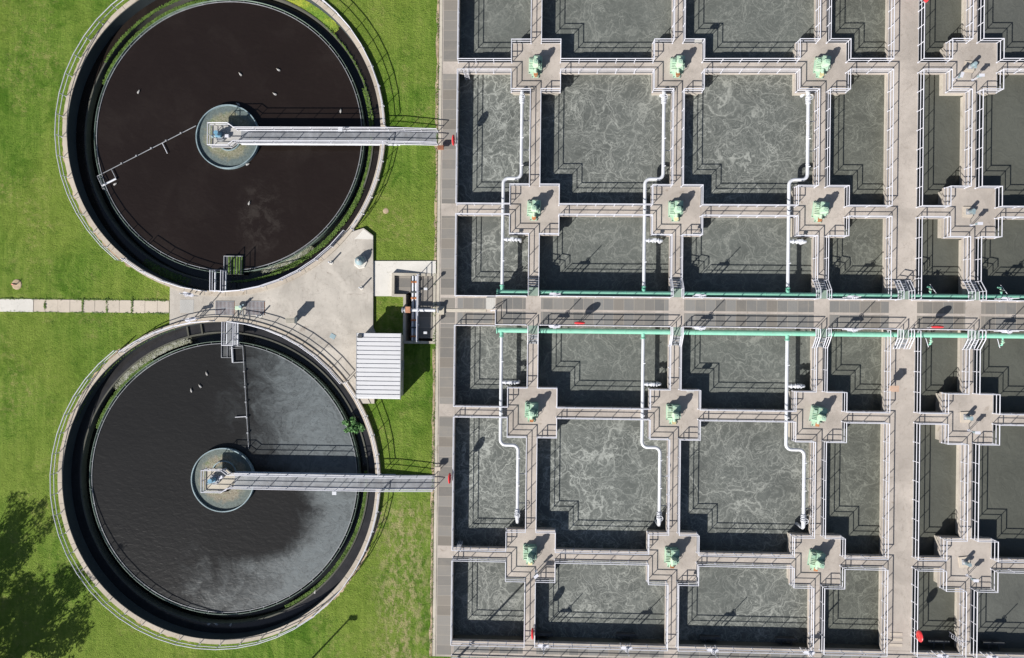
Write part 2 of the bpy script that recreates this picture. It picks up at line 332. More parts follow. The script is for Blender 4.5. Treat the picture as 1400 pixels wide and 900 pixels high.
# ------------------------------------------------------------------ mesh helpers
class MB:
    def __init__(s): s.v = []; s.f = []
    def add(s, vs, fs):
        o = len(s.v); s.v += [tuple(v) for v in vs]; s.f += [tuple(o+i for i in f) for f in fs]; return s
    def box(s, x0, x1, y0, y1, z0, z1, bev=0.0):
        if bev > 0:
            b = min(bev, abs(x1-x0)*.45, abs(y1-y0)*.45, abs(z1-z0)*.9)
            vs = [(x0,y0,z0),(x1,y0,z0),(x1,y1,z0),(x0,y1,z0),(x0,y0,z1-b),(x1,y0,z1-b),(x1,y1,z1-b),(x0,y1,z1-b),
                  (x0+b,y0+b,z1),(x1-b,y0+b,z1),(x1-b,y1-b,z1),(x0+b,y1-b,z1)]
            fs = [(3,2,1,0),(0,1,5,4),(1,2,6,5),(2,3,7,6),(3,0,4,7),(4,5,9,8),(5,6,10,9),(6,7,11,10),(7,4,8,11),(8,9,10,11)]
            return s.add(vs, fs)
        vs = [(x0,y0,z0),(x1,y0,z0),(x1,y1,z0),(x0,y1,z0),(x0,y0,z1),(x1,y0,z1),(x1,y1,z1),(x0,y1,z1)]
        return s.add(vs, [(3,2,1,0),(4,5,6,7),(0,1,5,4),(1,2,6,5),(2,3,7,6),(3,0,4,7)])
    def prism(s, pts, z0, z1):
        n = len(pts)
        a = sum(pts[i][0]*pts[(i+1)%n][1]-pts[(i+1)%n][0]*pts[i][1] for i in range(n))
        if a < 0: pts = pts[::-1]
        vs = [(p[0],p[1],z0) for p in pts]+[(p[0],p[1],z1) for p in pts]
        return s.add(vs, [tuple(range(n-1,-1,-1)), tuple(range(n,2*n))]+[(i,(i+1)%n,n+(i+1)%n,n+i) for i in range(n)])
    def tube(s, pts, r, seg=8, caps=True):
        """swept round bar through the points, mitred at the corners"""
        pts = [Vector(p) for p in pts]; n = len(pts); rings = []
        rr = r if isinstance(r, (list, tuple)) else [r]*n
        up = None
        for i, p in enumerate(pts):
            a = (pts[i]-pts[i-1]).normalized() if i else None
            b = (pts[i+1]-pts[i]).normalized() if i < n-1 else None
            d = (a+b).normalized() if a and b and (a+b).length > 1e-6 else (b or a)
            ref = Vector((0,0,1)) if abs(d.z) < .9 else Vector((1,0,0))
            if up is None: up = (ref - d*ref.dot(d)).normalized()
            else: up = (up - d*up.dot(d)).normalized()
            side = d.cross(up)
            k = 1.0
            if a and b:
                c = max(.5, a.dot(d)); k = 1/c
            st = side; uu = up
            ring = []
            for j in range(seg):
                t = 2*math.pi*(j+.5)/seg
                ring.append(p + st*math.cos(t)*rr[i]*(k if abs(d.z) < .3 and abs(up.z) > .7 else 1) + uu*math.sin(t)*rr[i])
            rings.append(ring)
        vs = [v for ring in rings for v in ring]
        fs = [(i*seg+j, i*seg+(j+1)%seg, (i+1)*seg+(j+1)%seg, (i+1)*seg+j) for i in range(n-1) for j in range(seg)]
        if caps: fs += [tuple(range(seg-1,-1,-1)), tuple((n-1)*seg+j for j in range(seg))]
        return s.add(vs, fs)
    def cyl(s, x, y, z0, z1, r, seg=20, r2=None):
        return s.lathe(x, y, [(0,z0),(r,z0),(r2 if r2 is not None else r,z1),(0,z1)], seg)
    def lathe(s, x, y, prof, seg=24, a0=0.0, a1=None):
        full = a1 is None; a1 = a0+2*math.pi if full else a1
        m = seg if full else seg+1
        vs = []; fs = []
        for (r, z) in prof:
            for j in range(m):
                t = a0+(a1-a0)*j/seg
                vs.append((x+r*math.cos(t), y+r*math.sin(t), z))
        for i in range(len(prof)-1):
            for j in range(seg):
                k = (j+1) % m
                if prof[i][0] == 0 and prof[i+1][0] == 0: continue
                fs.append((i*m+j, i*m+k, (i+1)*m+k, (i+1)*m+j))
        return s.add(vs, fs)
    def ring(s, x, y, r0, r1, z0, z1, seg=128, a0=0.0, a1=None):
        s.lathe(x, y, [(r0,z0),(r1,z0),(r1,z1),(r0,z1),(r0,z0)], seg, a0, a1)
        if a1 is not None:
            for t in (a0, a1):
                c, q = math.cos(t), math.sin(t)
                s.add([(x+r0*c,y+r0*q,z0),(x+r1*c,y+r1*q,z0),(x+r1*c,y+r1*q,z1),(x+r0*c,y+r0*q,z1)], [(0,1,2,3)])
        return s
    def disc(s, x, y, r, z, seg=128, r0=0.0):
        if r0 <= 0:
            return s.add([(x+r*math.cos(2*math.pi*j/seg), y+r*math.sin(2*math.pi*j/seg), z) for j in range(seg)], [tuple(range(seg))])
        return s.lathe(x, y, [(r0,z),(r,z)], seg)
    def ball(s, c, rx, ry, rz, seg=14, rings=8):
        vs = []; fs = []
        for i in range(rings+1):
            ph = math.pi*i/rings - math.pi/2
            for j in range(seg):
                t = 2*math.pi*j/seg
                vs.append((c[0]+rx*math.cos(ph)*math.cos(t), c[1]+ry*math.cos(ph)*math.sin(t), c[2]+rz*math.sin(ph)))
        for i in range(rings):
            for j in range(seg):
                fs.append((i*seg+j, i*seg+(j+1)%seg, (i+1)*seg+(j+1)%seg, (i+1)*seg+j))
        return s.add(vs, fs)
    def turn(s, ang, c=(0,0)):
        ca, sa = math.cos(ang), math.sin(ang)
        s.v = [(c[0]+(x-c[0])*ca-(y-c[1])*sa, c[1]+(x-c[0])*sa+(y-c[1])*ca, z) for x, y, z in s.v]; return s
    def build(s, name, mat, parent=None, smooth=False, bevel=0.0):
        me = bpy.data.meshes.new(name); me.from_pydata(s.v, [], s.f); me.validate(); me.update()
        me.materials.append(M[mat])
        if smooth:
            me.polygons.foreach_set('use_smooth', [True]*len(me.polygons))
            try: me.set_sharp_from_angle(angle=R_(40))
            except Exception: pass
        o = bpy.data.objects.new(name, me); COL.objects.link(o)
        if parent: o.parent = parent
        if bevel:
            b = o.modifiers.new('bevel', 'BEVEL'); b.width = bevel; b.segments = 2; b.limit_method = 'ANGLE'
        return o
def tag(o, label=None, cat=None, group=None, kind=None):
    if label: o['label'] = label
    if cat: o['category'] = cat
    if group: o['group'] = group
    if kind: o['kind'] = kind
    return o
def thing(name, label, cat, loc=(0,0,0), rz=0.0, group=None):
    o = bpy.data.objects.new(name, None); COL.objects.link(o)
    o.empty_display_size = .3; o.location = loc; o.rotation_euler = (0,0,rz)
    return tag(o, label, cat, group)
def dup(root, loc, rz, label):
    def cp(o, par):
        c = o.copy(); COL.objects.link(c)
        if par: c.parent = par
        for ch in KIDS.get(o.name, []): cp(ch, c)
        return c
    c = cp(root, None); c.location = loc; c.rotation_euler = (0,0,rz); c['label'] = label
    return c
KIDS = {}
def register(root):
    """remember the children of a thing so that it can be copied"""
    def walk(o):
        ks = [k for k in COL.objects if k.parent == o]; KIDS[o.name] = ks
        for k in ks: walk(k)
    walk(root)
def instances(root, spots, labels, group):
    register(root)
    for i, (loc, rz) in enumerate(spots):
        if i == 0:
            root.location = loc; root.rotation_euler = (0,0,rz); root['label'] = labels[0]
            if len(spots) > 1: root['group'] = group
        else:
            c = dup(root, loc, rz, labels[i]); c['group'] = group

# ------------------------------------------------------------------ survey of the basin grid (metres)
ORD = ['first', 'second', 'third', 'fourth', 'fifth', 'sixth']
COLX = {'A': 0.08, 'B': 14.46, 'C': 28.90, 'E': 43.83}
ROWY = [26.77, 12.16, -8.46, -23.03]
HW, HP = 0.59, 2.555
DX0, DX1 = 35.55, 38.62
XL, XR, YT, YB = -7.82, 55.0, 35.8, -32.05
SY0, SY1, SZ = 0.36, 3.36, 0.85
WZ = -1.35
vedges = [(XL, XL), (COLX['A']-HW, COLX['A']+HW), (COLX['B']-HW, COLX['B']+HW), (COLX['C']-HW, COLX['C']+HW),
          (DX0, DX1), (COLX['E']-HW, COLX['E']+HW), (XR, XR)]
vplat = [None, 'A', 'B', 'C', None, 'E', None]
COLWORD = ['first cell column from the left', 'second cell column', 'third cell column', 'fourth cell column beside the broad walkway',
           'narrow cell column right of the broad walkway', 'last cell column at the right edge']
CW = {'A': 'leftmost', 'B': 'second', 'C': 'third', 'E': 'far right'}
ROWWORD = ['top', 'upper middle', 'lower middle', 'bottom']

# ------------------------------------------------------------------ ground
pxa, pxb, pxc = P(537, 390).x, P(552, 440).x, -9.97
pyt, pym, pyb = P(570, 374).y, P(545, 406).y, P(575, 470).y
PIT = [(pxa, pyt), (pxc, pyt), (pxc, pyb), (pxb, pyb), (pxb, pym), (pxa, pym)]
g = MB()
SQ = 17.4; GR = 16.7
gx = sorted({-400, C1.x-SQ, C1.x+SQ, C2.x-SQ, C2.x+SQ, pxa, pxb, -9.9, XR+1.8, 400})
gy = sorted({-400, C1.y-SQ, C1.y+SQ, C2.y-SQ, C2.y+SQ, pyt, pym, pyb, -33.8, 37.6, 400})
def covered(x, y):
    for c in (C1, C2):
        if abs(x-c.x) < SQ and abs(y-c.y) < SQ: return True
    if -9.9 < x < XR+1.8 and -33.8 < y < 37.6: return True
    if pyb < y < pyt and pxb < x < -9.9: return True
    return pym < y < pyt and pxa < x < -9.9
for x0, x1 in zip(gx[:-1], gx[1:]):
    for y0, y1 in zip(gy[:-1], gy[1:]):
        if not covered((x0+x1)/2, (y0+y1)/2): g.add([(x0,y0,0),(x1,y0,0),(x1,y1,0),(x0,y1,0)], [(0,1,2,3)])
for c in (C1, C2):
    n = 128; vs = []
    for i in range(n):
        t_ = 2*math.pi*i/n; ca, sa = math.cos(t_), math.sin(t_); k = SQ/max(abs(ca), abs(sa))
        vs += [(c.x+GR*ca, c.y+GR*sa, 0), (c.x+k*ca, c.y+k*sa, 0)]
    g.add(vs, [(2*i, 2*i+1, (2*i+3) % (2*n), (2*i+2) % (2*n)) for i in range(n)])
g = g.build('grass_ground', 'grass')
tag(g, kind='structure')

# ------------------------------------------------------------------ railings
post_cache = {}
def post_mesh(h):
    k = round(h, 3)
    if k not in post_cache:
        m = MB(); m.box(-.07, .07, -.07, .07, 0, .02); m.tube([(0,0,.02),(0,0,h)], .038, 6)
        o = m.build('post', 'rail_white'); post_cache[k] = o.data; bpy.data.objects.remove(o)
    return post_cache[k]
def railing(path, label, z=0.0, closed=False, name='railing', group=None, h=1.08, sp=1.85, toe=True, mat='rail_white', even=True, cat='railing', parent=None):
    pts = [Vector((p[0], p[1], p[2] if len(p) > 2 else z)) for p in path]
    if closed: pts = pts+[pts[0]]
    t = parent or thing(name, label, cat, (pts[0].x, pts[0].y, pts[0].z), 0, group)
    o0 = Vector((0,0,0)) if parent else pts[0]
    def up(k): return [p-o0+Vector((0,0,k)) for p in pts]
    MB().tube(up(h), .045, 6).build('top_rail', mat, t, True)
    MB().tube(up(h*.52), .036, 6).build('mid_rail', mat, t, True)
    if toe:
        m = MB(); q = up(0)
        for a, b in zip(q[:-1], q[1:]):
            d = (b-a).normalized(); n = Vector((-d.y, d.x, 0))*.012
            a2 = a-d*.01; b2 = b+d*.01
            m.add([a2-n+Vector((0,0,.012)), b2-n+Vector((0,0,.012)), b2+n+Vector((0,0,.012)), a2+n+Vector((0,0,.012)),
                   a2-n+Vector((0,0,.10)), b2-n+Vector((0,0,.10)), b2+n+Vector((0,0,.10)), a2+n+Vector((0,0,.10))],
                  [(3,2,1,0),(4,5,6,7),(0,1,5,4),(1,2,6,5),(2,3,7,6),(3,0,4,7)])
        m.build('toe_board', 'toe_grey', t)
    spots = []
    for i, (a, b) in enumerate(zip(pts[:-1], pts[1:])):
        L = (b-a).length; n = max(1, round(L/sp))
        for k in range(n): spots.append(a.lerp(b, k/n))
    if not closed: spots.append(pts[-1])
    me = post_mesh(h)
    for p in spots:
        o = bpy.data.objects.new('post', me); COL.objects.link(o); o.parent = t; o.location = p-o0
    return t

# ------------------------------------------------------------------ basin structure
def platform(cx, cy, label):
    t = thing('aerator_platform', label, 'platform', (cx, cy, -2.2), 0, 'concrete aerator platforms')
    MB().box(-HP, HP, -HP, HP, 2.2-.35, 2.2, .02).build('deck_slab', 'concrete', t)
    MB().box(-HP+.2, HP-.2, -HP+.2, HP-.2, -.6, 2.2-.352).build('pier', 'concrete_wall', t)
for k, cx in COLX.items():
    for i, cy in enumerate(ROWY):
        platform(cx, cy, f'square concrete platform, {CW[k]} in the {ROWWORD[i]} row of platforms')
def walkway(x0, x1, y0, y1, label, horiz, name='walkway', grp='narrow concrete walkways between the basin cells'):
    t = thing(name, label, 'walkway', ((x0+x1)/2, (y0+y1)/2, -2.2), 0, grp)
    a, b = (x1-x0)/2, (y1-y0)/2
    MB().box(-a, a, -b, b, 2.2-.3, 2.2, .015).build('deck_slab', 'concrete', t)
    s = .38
    if horiz: MB().box(-a, a, -b+s, b-s, -.6, 2.2-.302).build('wall', 'concrete_wall', t)
    else: MB().box(-a+s, a-s, -b, b, -.6, 2.2-.302).build('wall', 'concrete_wall', t)
G = .004
ylims = [(ROWY[0]+HP+G, YT-G), (ROWY[1]+HP+G, ROWY[0]-HP-G), (SY1+G, ROWY[1]-HP-G), (ROWY[2]+HP+G, SY0-G), (ROWY[3]+HP+G, ROWY[2]-HP-G), (YB+G, ROWY[3]-HP-G)]
YW = ['running off the top edge', 'between the top and upper middle platforms', 'just above the raised walkway',
      'just below the raised walkway', 'between the lower middle and bottom platforms', 'ending at the bottom deck']
for k, cx in COLX.items():
    for i, (y0, y1) in enumerate(ylims):
        walkway(cx-HW, cx+HW, y0, y1, f'{CW[k]} north-south narrow walkway {YW[i]}', False)
xs = [('from the left deck to the leftmost platform', XL+G, COLX['A']-HP-G), ('between the leftmost and second platforms', COLX['A']+HP+G, COLX['B']-HP-G),
      ('between the second and third platforms', COLX['B']+HP+G, COLX['C']-HP-G), ('from the third platform to the broad walkway', COLX['C']+HP+G, DX0-G),
      ('from broad walkway to far right platform', DX1+G, COLX['E']-HP-G), ('right of the far right platform', COLX['E']+HP+G, XR-G)]
for i, cy in enumerate(ROWY):
    for (w, x0, x1) in xs:
        walkway(x0, x1, cy-HW, cy+HW, f'east-west narrow walkway {w} in the {ROWWORD[i]} row', True)
walkway(DX0, DX1, SY1+G, YT-G, 'broad concrete walkway north of the raised walkway', False, 'broad_walkway', 'broad walkway between the basins')
walkway(DX0, DX1, YB+G, SY0-G, 'broad concrete walkway south of the raised walkway', False, 'broad_walkway', 'broad walkway between the basins')

# perimeter decks (concrete ledge with grating bays)
def deck(name, label, x0, x1, y0, y1, z1=0.0):
    t = thing(name, label, 'deck', ((x0+x1)/2, (y0+y1)/2, -2.8))
    a, b = (x1-x0)/2, (y1-y0)/2
    MB().box(-a, a, -b, b, 2.5, 2.8+z1, .015).build('deck_slab', 'concrete', t)
    MB().box(-a+.05, a-.05, -b+.05, b-.05, 0, 2.498).build('wall', 'tank_wall', t)
    return t
ld = deck('left_deck', 'long grey grated deck along the left side of the basins', -9.95, XL, -33.8, 37.6); ld.name = 'perimeter_deck'
bays = [(-33.6, ROWY[3]-HW-.06), (ROWY[3]+HW+.06, ROWY[2]-HW-.06), (ROWY[2]+HW+.06, 0.42), (0.50, 1.62), (2.02, 3.10), (3.42, ROWY[1]-HW-.06), (ROWY[1]+HW+.06, ROWY[0]-HW-.06), (ROWY[0]+HW+.06, 37.4)]
for (a, b) in bays:
    MB().box(-9.46+8.885, -7.98+8.885, a-1.9, b-1.9, 2.802, 2.812).build('grating', 'grating_crosswise', ld)
MB().box(-9.86+8.885, -9.58+8.885, -33.75-1.9, 37.5-1.9, 2.801, 2.84, .01).build('kerb', 'kerb', ld)
bd = deck('bottom_deck', 'pale grated deck along the bottom side of the basins', XL+G, XR+1.8, -33.8, YB-G); bd.name = 'perimeter_deck'
cx_, cy_ = (XL+XR+1.8)/2, (-33.8+YB)/2
xb = [XL+.2]+[v for k in COLX.values() for v in (k-HW-.1, k+HW+.1)]+[XR]
xb = [XL+.1, COLX['A']-.7, COLX['A']+.7, COLX['B']-.7, COLX['B']+.7, COLX['C']-.7, COLX['C']+.7, DX0, DX1, COLX['E']-.7, COLX['E']+.7, XR]
for i in range(0, len(xb), 2):
    MB().box(xb[i]-cx_, xb[i+1]-cx_, -33.3-cy_, -32.62-cy_, 2.802, 2.812).build('grating', 'grating_lengthwise', bd)
td = deck('top_deck', 'concrete deck beyond the top side of the basins', XL+G, XR+1.8, YT, 37.6); td.name = 'perimeter_deck'
rd = deck('right_deck', 'concrete deck beyond the right side of the basins', XR, XR+1.8, YB, YT-G); rd.name = 'perimeter_deck'

# raised walkway down the middle
HX0 = -3.75
rw = thing('raised_walkway', 'raised grated walkway running left to right between the green mains', 'walkway', (0, 0, 0))
MB().box(HX0, XR, SY0, SY1, -2.8, SZ).build('concrete_base', 'concrete', rw)
cuts = [HX0+.05]
for k in ('A', 'B', 'C'): cuts += [COLX[k]-.78, COLX[k]+.78]
cuts += [DX0-.05, DX1-.35, COLX['E']-.85, COLX['E']+.7, XR]
for i in range(0, len(cuts), 2):
    MB().box(cuts[i], cuts[i+1], 2.00, 3.12, SZ+.002, SZ+.012).build('grating', 'grating_lengthwise', rw)
    MB().box(cuts[i], cuts[i+1], .48, 1.74, SZ+.002, SZ+.012).build('grating', 'grating_lengthwise', rw)
lw = thing('low_walkway', 'low grated walkway joining the left deck to the raised walkway', 'walkway', (0, 0, 0))
MB().box(XL+G, HX0-G, SY0-.12, SY1+.02, -2.8, 0).build('concrete_base', 'concrete', lw)
MB().box(XL+.1, -4.75, 2.05, 3.1, .002, .012).build('grating', 'grating_lengthwise', lw)
MB().box(XL+.1, HX0-.1, .52, 1.62, .002, .012).build('grating', 'grating_lengthwise', lw)
MB().box(-8.9, -4.75, 1.70, 1.98, .014, .05, .01).build('kerb', 'kerb', lw)
st = thing('concrete_steps', 'short flight of concrete steps up to the left end of the raised walkway', 'steps', (HX0-.02, 2.55, 0))
m = MB()
for i in range(4): m.box(-1.0+.25*i, -.75+.25*i, -.58, .62, 0.003, .17*(i+1))
m.build('steps', 'patch_concrete', st)

# basin water
def cell_water(x0, x1, y0, y1, mat, i, j):
    nx, ny = 2, 2
    m = MB().add([(x0,y0,WZ),(x1,y0,WZ),(x1,y1,WZ),(x0,y1,WZ)], [(0,1,2,3)])
    tag(m.build('basin_water', mat), kind='structure')
mats = [['foam_water_soft','foam_water_soft','foam_water_soft','foam_water_olive','foam_water_calm','foam_water_still'],
        ['foam_water_strong','foam_water_mid','foam_water_mid','foam_water_olive','foam_water_calm','foam_water_calm'],
        ['foam_water_mid','foam_water_soft','foam_water_soft','foam_water_olive','foam_water_calm','foam_water_calm'],
        ['foam_water_mid','foam_water_soft','foam_water_soft','foam_water_olive','foam_water_calm','foam_water_calm'],
        ['foam_water_strong','foam_water_strong','foam_water_mid','foam_water_olive','foam_water_calm','foam_water_calm'],
        ['foam_water_mid','foam_water_mid','foam_water_mid','foam_water_olive','foam_water_calm','foam_water_still']]
hx = [XL-.1, COLX['A'], COLX['B'], COLX['C'], (DX0+DX1)/2, COLX['E'], XR+.1]
hy = [YT+.1, ROWY[0], ROWY[1], (SY0+SY1)/2, ROWY[2], ROWY[3], YB-.1]
for i in range(6):
    for j in range(6): cell_water(hx[j], hx[j+1], hy[i+1], hy[i], mats[i][j], i, j)

# railing round every basin cell, on the edge of the slabs
O = .06
hedges = [(YT, YT), (ROWY[0]-HW, ROWY[0]+HW), (ROWY[1]-HW, ROWY[1]+HW), (SY0, SY1), (ROWY[2]-HW, ROWY[2]+HW), (ROWY[3]-HW, ROWY[3]+HW), (YB, YB)]
hpl = [None, ROWY[0], ROWY[1], None, ROWY[2], ROWY[3], None]
CO = ['leftmost', 'second', 'third', 'fourth', 'fifth', 'rightmost']; RO_ = ['top', 'second', 'third', 'fourth', 'fifth', 'bottom']
STAIR = {'A', 'B', 'C', 'E'}
for i in range(6):
    for j in range(6):
        x0, x1 = vedges[j][1]-O, vedges[j+1][0]+O
        y1, y0 = hedges[i][0]+O, hedges[i+1][1]-O
        L, Rr_ = vplat[j], vplat[j+1]; T, B = hpl[i], hpl[i+1]
        def corner(px, py, sx, sy, cx, cy):
            """notch of the platform at a corner; listed going from the x side to the y side"""
            return [(px, cy+sy*(HP-O)), (cx+sx*(HP-O), cy+sy*(HP-O)), (cx+sx*(HP-O), py)]
        bl = corner(x0, y0, 1, 1, COLX[L], B) if L and B is not None else [(x0, y0)]
        br = corner(x1, y0, -1, 1, COLX[Rr_], B) if Rr_ and B is not None else [(x1, y0)]
        tr = corner(x1, y1, -1, -1, COLX[Rr_], T) if Rr_ and T is not None else [(x1, y1)]
        tl = corner(x0, y1, 1, -1, COLX[L], T) if L and T is not None else [(x0, y1)]
        full = bl+br[::-1]+tr+tl[::-1]
        lab = f'white railing round the {CO[j]} cell of the {RO_[i]} row of basin cells'
        grp = 'railings round the basin cells'
        if i == 2:        # open towards the raised walkway on the south side
            s0 = 5.25 if L in STAIR else SY1+.1
            s1 = 5.25 if Rr_ in STAIR else SY1+.1
            path = [(x1, s1)]+tr+tl[::-1]
            path += [(x0, s0)] if j else [(x0, SY1-.05), (HX0-.05, SY1-.05)]
            railing(path, lab, group=grp)
        elif i == 3:
            s0 = -1.55 if L in STAIR else SY0-.1
            s1 = -1.55 if Rr_ in STAIR else SY0-.1
            path = bl+br[::-1]+[(x1, s1)]
            path = [(x0, s0)]+path if j else [(HX0-.05, SY0-.06), (x0, SY0-.06)]+path
            railing(path, lab, group=grp)
        else: railing(full, lab, closed=True, group=grp)
railing([(XL-.06, -33.6), (XR+1.7, -33.6)], 'long white railing along the outer edge of the bottom deck')

# railing along the raised walkway
segs = [('from its left end to the leftmost stair', HX0+.06, COLX['A']-.72), ('between the leftmost and second stairs', COLX['A']+.72, COLX['B']-.72),
        ('between the second and third stairs', COLX['B']+.72, COLX['C']-.72), ('from the third stair to the broad walkway', COLX['C']+.72, 36.15),
        ('between the broad walkway and far right stairs', 37.75, COLX['E']-.72), ('right of the far right stair', COLX['E']+.72, XR)]
for (w, a, b) in segs:
    railing([(a, SY1-.05), (b, SY1-.05)], f'railing on the raised walkway, north edge, {w}', SZ, group='railings along the raised walkway')
    if a < 0: path = [(HX0-.45, 1.83, .3), (HX0+.06, 1.83, SZ), (HX0+.06, SY0+.05, SZ), (b, SY0+.05, SZ)]
    else: path = [(a, SY0+.05, SZ), (b, SY0+.05, SZ)]
    railing(path, f'railing on the raised walkway, south edge, {w}', SZ, group='railings along the raised walkway')

# steel stairs between the walkways and the raised walkway
def make_stair():
    t = thing('steel_stair', 'x', 'stair')
    w = .52
    MB().box(-w, w, 0, .85, SZ-.04, SZ).build('landing', 'sage_plate', t)
    m = MB()
    for i in range(4): m.box(-w+.03, w-.03, .93+.25*i, 1.11+.25*i, SZ-.17*(i+1)-.03, SZ-.17*(i+1))
    m.build('tread', 'grey_steel', t)
    for s in (-1, 1):
        x = s*w
        MB().tube([(x, 0, SZ-.02), (x, .85, SZ-.02), (x, 1.95, .03)], .05, 4).build('stringer', 'rail_white', t)
        MB().tube([(x, .02, SZ+1.05), (x, .85, SZ+1.05), (x, 1.9, 1.08)], .045, 6).build('handrail', 'rail_white', t, True)
        MB().tube([(x, .02, SZ+.55), (x, .85, SZ+.55), (x, 1.9, .56)], .036, 6).build('mid_rail', 'rail_white', t, True)
        for yy, z0 in ((.02, SZ), (.85, SZ), (1.9, .02)):
            MB().tube([(x, yy, z0), (x, yy, z0+1.05)], .032, 6).build('post', 'rail_white', t)
    return t
spots, labs = [], []
for k, cx in list(COLX.items())+[('D', 36.95)]:
    w = CW.get(k, 'broad')
    spots.append(((cx, SY1+.003, 0), 0)); labs.append(f'steel stair from the {w} walkway to the raised walkway, north side')
    spots.append(((cx, SY0-.003, 0), math.pi)); labs.append(f'steel stair from the {w} walkway to the raised walkway, south side')
instances(make_stair(), spots, labs, 'steel stairs to the raised walkway')

# ------------------------------------------------------------------ air mains and droppers
def arc(c, r, a0, a1, z, n=7): return [(c[0]+r*math.cos(a0+(a1-a0)*i/n), c[1]+r*math.sin(a0+(a1-a0)*i/n), z) for i in range(n+1)]
def flange(m, p, d, r, w=.05):
    p = Vector(p); d = Vector(d).normalized(); m.tube([p-d*w, p+d*w], r, 16)
for y, w in ((SY1+.36, 'north'), (SY0-.50, 'south')):
    t = thing('air_main', f'long glossy green pipe along the {w} side of the raised walkway', 'pipe', (-3.6, y, .4), 0, 'green air mains')
    MB().tube([(0,0,0), (XR+3.4,0,0)], .26, 24).build('pipe', 'pipe_green', t, True)
    m = MB()
    m.tube([(-.06,0,0), (.03,0,0)], .36, 20)
    for x in range(6, 58, 7): m.tube([(x,0,0), (x+.05,0,0)], .285, 20)
    m.build('coupling', 'pipe_green', t)
    m = MB()
    for x in np.arange(2.5, 58, 4.8): m.box(x-.08, x+.08, -.2 if w == 'south' else -.12, .4 if w == 'south' else .1, -.55 if False else -.36, -.24)
    m.build('support', 'grey_steel', t)
dirs = {'A': 'leftmost', 'B': 'middle', 'C': 'rightmost'}
def dropper(cx, sgn, label):
    """white air pipe from the green main past the platform to the next cell; sgn=+1 runs north"""
    y0 = SY1+.36 if sgn > 0 else SY0-.50
    xa, xb = cx-3.2, cx-1.38
    yh = 15.35 if sgn > 0 else -11.85
    ye = 24.0-.4 if sgn > 0 else -19.0
    t = thing('air_pipe', label, 'pipe', (xa, y0, .4), 0, 'white air pipes crossing the basin cells')
    def L(p): return (p[0]-xa, (p[1]-y0), 0 if len(p) < 3 else p[2]-.4)
    r = .55; s = sgn
    path = [(xa, y0+s*.75, .4), (xa, yh-s*r, .4)]
    path += [(xa+r-r*math.cos(a), yh-s*r+s*r*math.sin(a), .4) for a in np.linspace(.2, math.pi/2, 6)]
    path += [(xb-r+r*math.sin(a), yh+s*r-s*r*math.cos(a), .4) for a in np.linspace(0, math.pi/2, 7)]
    path += [(xb, ye-s*.6, .4)]
    MB().tube([L(p) for p in path], .17, 16).build('pipe', 'pipe_white', t, True)
    MB().tube([L((xa, y0+s*.2, .4)), L((xa, y0+s*.45, .4)), L((xa, y0+s*.62, .4))], [.2, .2, .17], 16).build('outlet', 'pipe_green', t, True)
    m = MB(); flange(m, L((xa, y0+s*.68, .4)), (0,1,0), .25, .05); m.build('flange', 'pipe_green', t)
    m = MB()
    for q in ((xa, y0+s*3.2), (xa, yh-s*3.2), (xb, yh+s*1.3), (xb, yh+s*4.1)):
        m.tube([L((q[0]-.05, q[1], .52)), L((q[0]+.22, q[1], .60))], .05, 8)
        flange(m, L((q[0], q[1]+.25, .4)), (0,1,0), .19, .03)
    m.build('band', 'pipe_white', t)
    m = MB()
    for q in ((xa, 12.16 if s > 0 else -8.46), (xb, yh+s*3.0), (xb, yh+s*6)):
        m.box(q[0]-.1-xa, q[0]+.1-xa, q[1]-.06-y0, q[1]+.06-y0, -.40, -.16)
        m.box(q[0]-.1-xa, q[0]+.9-xa if q[0] == xb else q[0]+.1-xa, q[1]-.04-y0, q[1]+.04-y0, -.46, -.40)
    m.build('support_bracket', 'grey_steel', t)
    # valve and elbow at the far end
    v = MB()
    for k, rr in ((-.55, .27), (-.38, .27), (-.2, .30), (0, .30), (.12, .26)): flange(v, L((xb, ye+s*k, .4)), (0,1,0), rr, .04)
    v.tube([L((xb, ye-s*.65, .4)), L((xb, ye+s*.5, .4))], .2, 16)
    vv = v.build('valve', 'pipe_white', t, True)
    MB().tube([L((xb, ye-s*.1, .4)), L((xb, ye-s*.1, .98))], .05, 8).build('valve_stem', 'pipe_white', vv)
    hw = MB().tube([L((xb+.26*math.cos(a)-.0, ye-s*.1+.26*math.sin(a), .98)) for a in np.linspace(0, 2*math.pi, 17)], .028, 6)
    hw.tube([L((xb-.26, ye-s*.1, .98)), L((xb+.26, ye-s*.1, .98))], .02, 6).build('handwheel', 'pipe_white', vv)
    e = MB().tube([L(p) for p in [(xb, ye+s*.45, .4), (xb, ye+s*.62, .36), (xb, ye+s*.74, .22), (xb, ye+s*.78, 0.0), (xb, ye+s*.78, -1.6)]], .17, 14)
    e.build('drop_pipe', 'pipe_white', t, True)
    # side branch with its valve beside the platform
    yb = 9.12 if s > 0 else -5.45
    b = MB().tube([L((xa+.1, yb, .4)), L((xa+1.55, yb, .4)), L((xa+1.72, yb, .33)), L((xa+1.80, yb, .1)), L((xa+1.80, yb, -1.6))], .15, 14)
    b.build('branch', 'pipe_white', t, True)
    w = MB().tube([L((xa+.4, yb, .4)), L((xa+1.45, yb, .4))], .16, 14)
    for k in (.45, .85, 1.1, 1.4): flange(w, L((xa+k, yb, .4)), (1,0,0), .25, .035)
    w.tube([L((xa+.97, yb, .4)), L((xa+.97, yb+.02, .9))], .05, 8)
    bv = w.build('branch_valve', 'pipe_white', t, True)
    MB().box(.97-.16, .97+.16, yb-y0-.14, yb-y0+.14, .45, .6).build('valve_actuator', 'pipe_white', bv, bevel=.02)
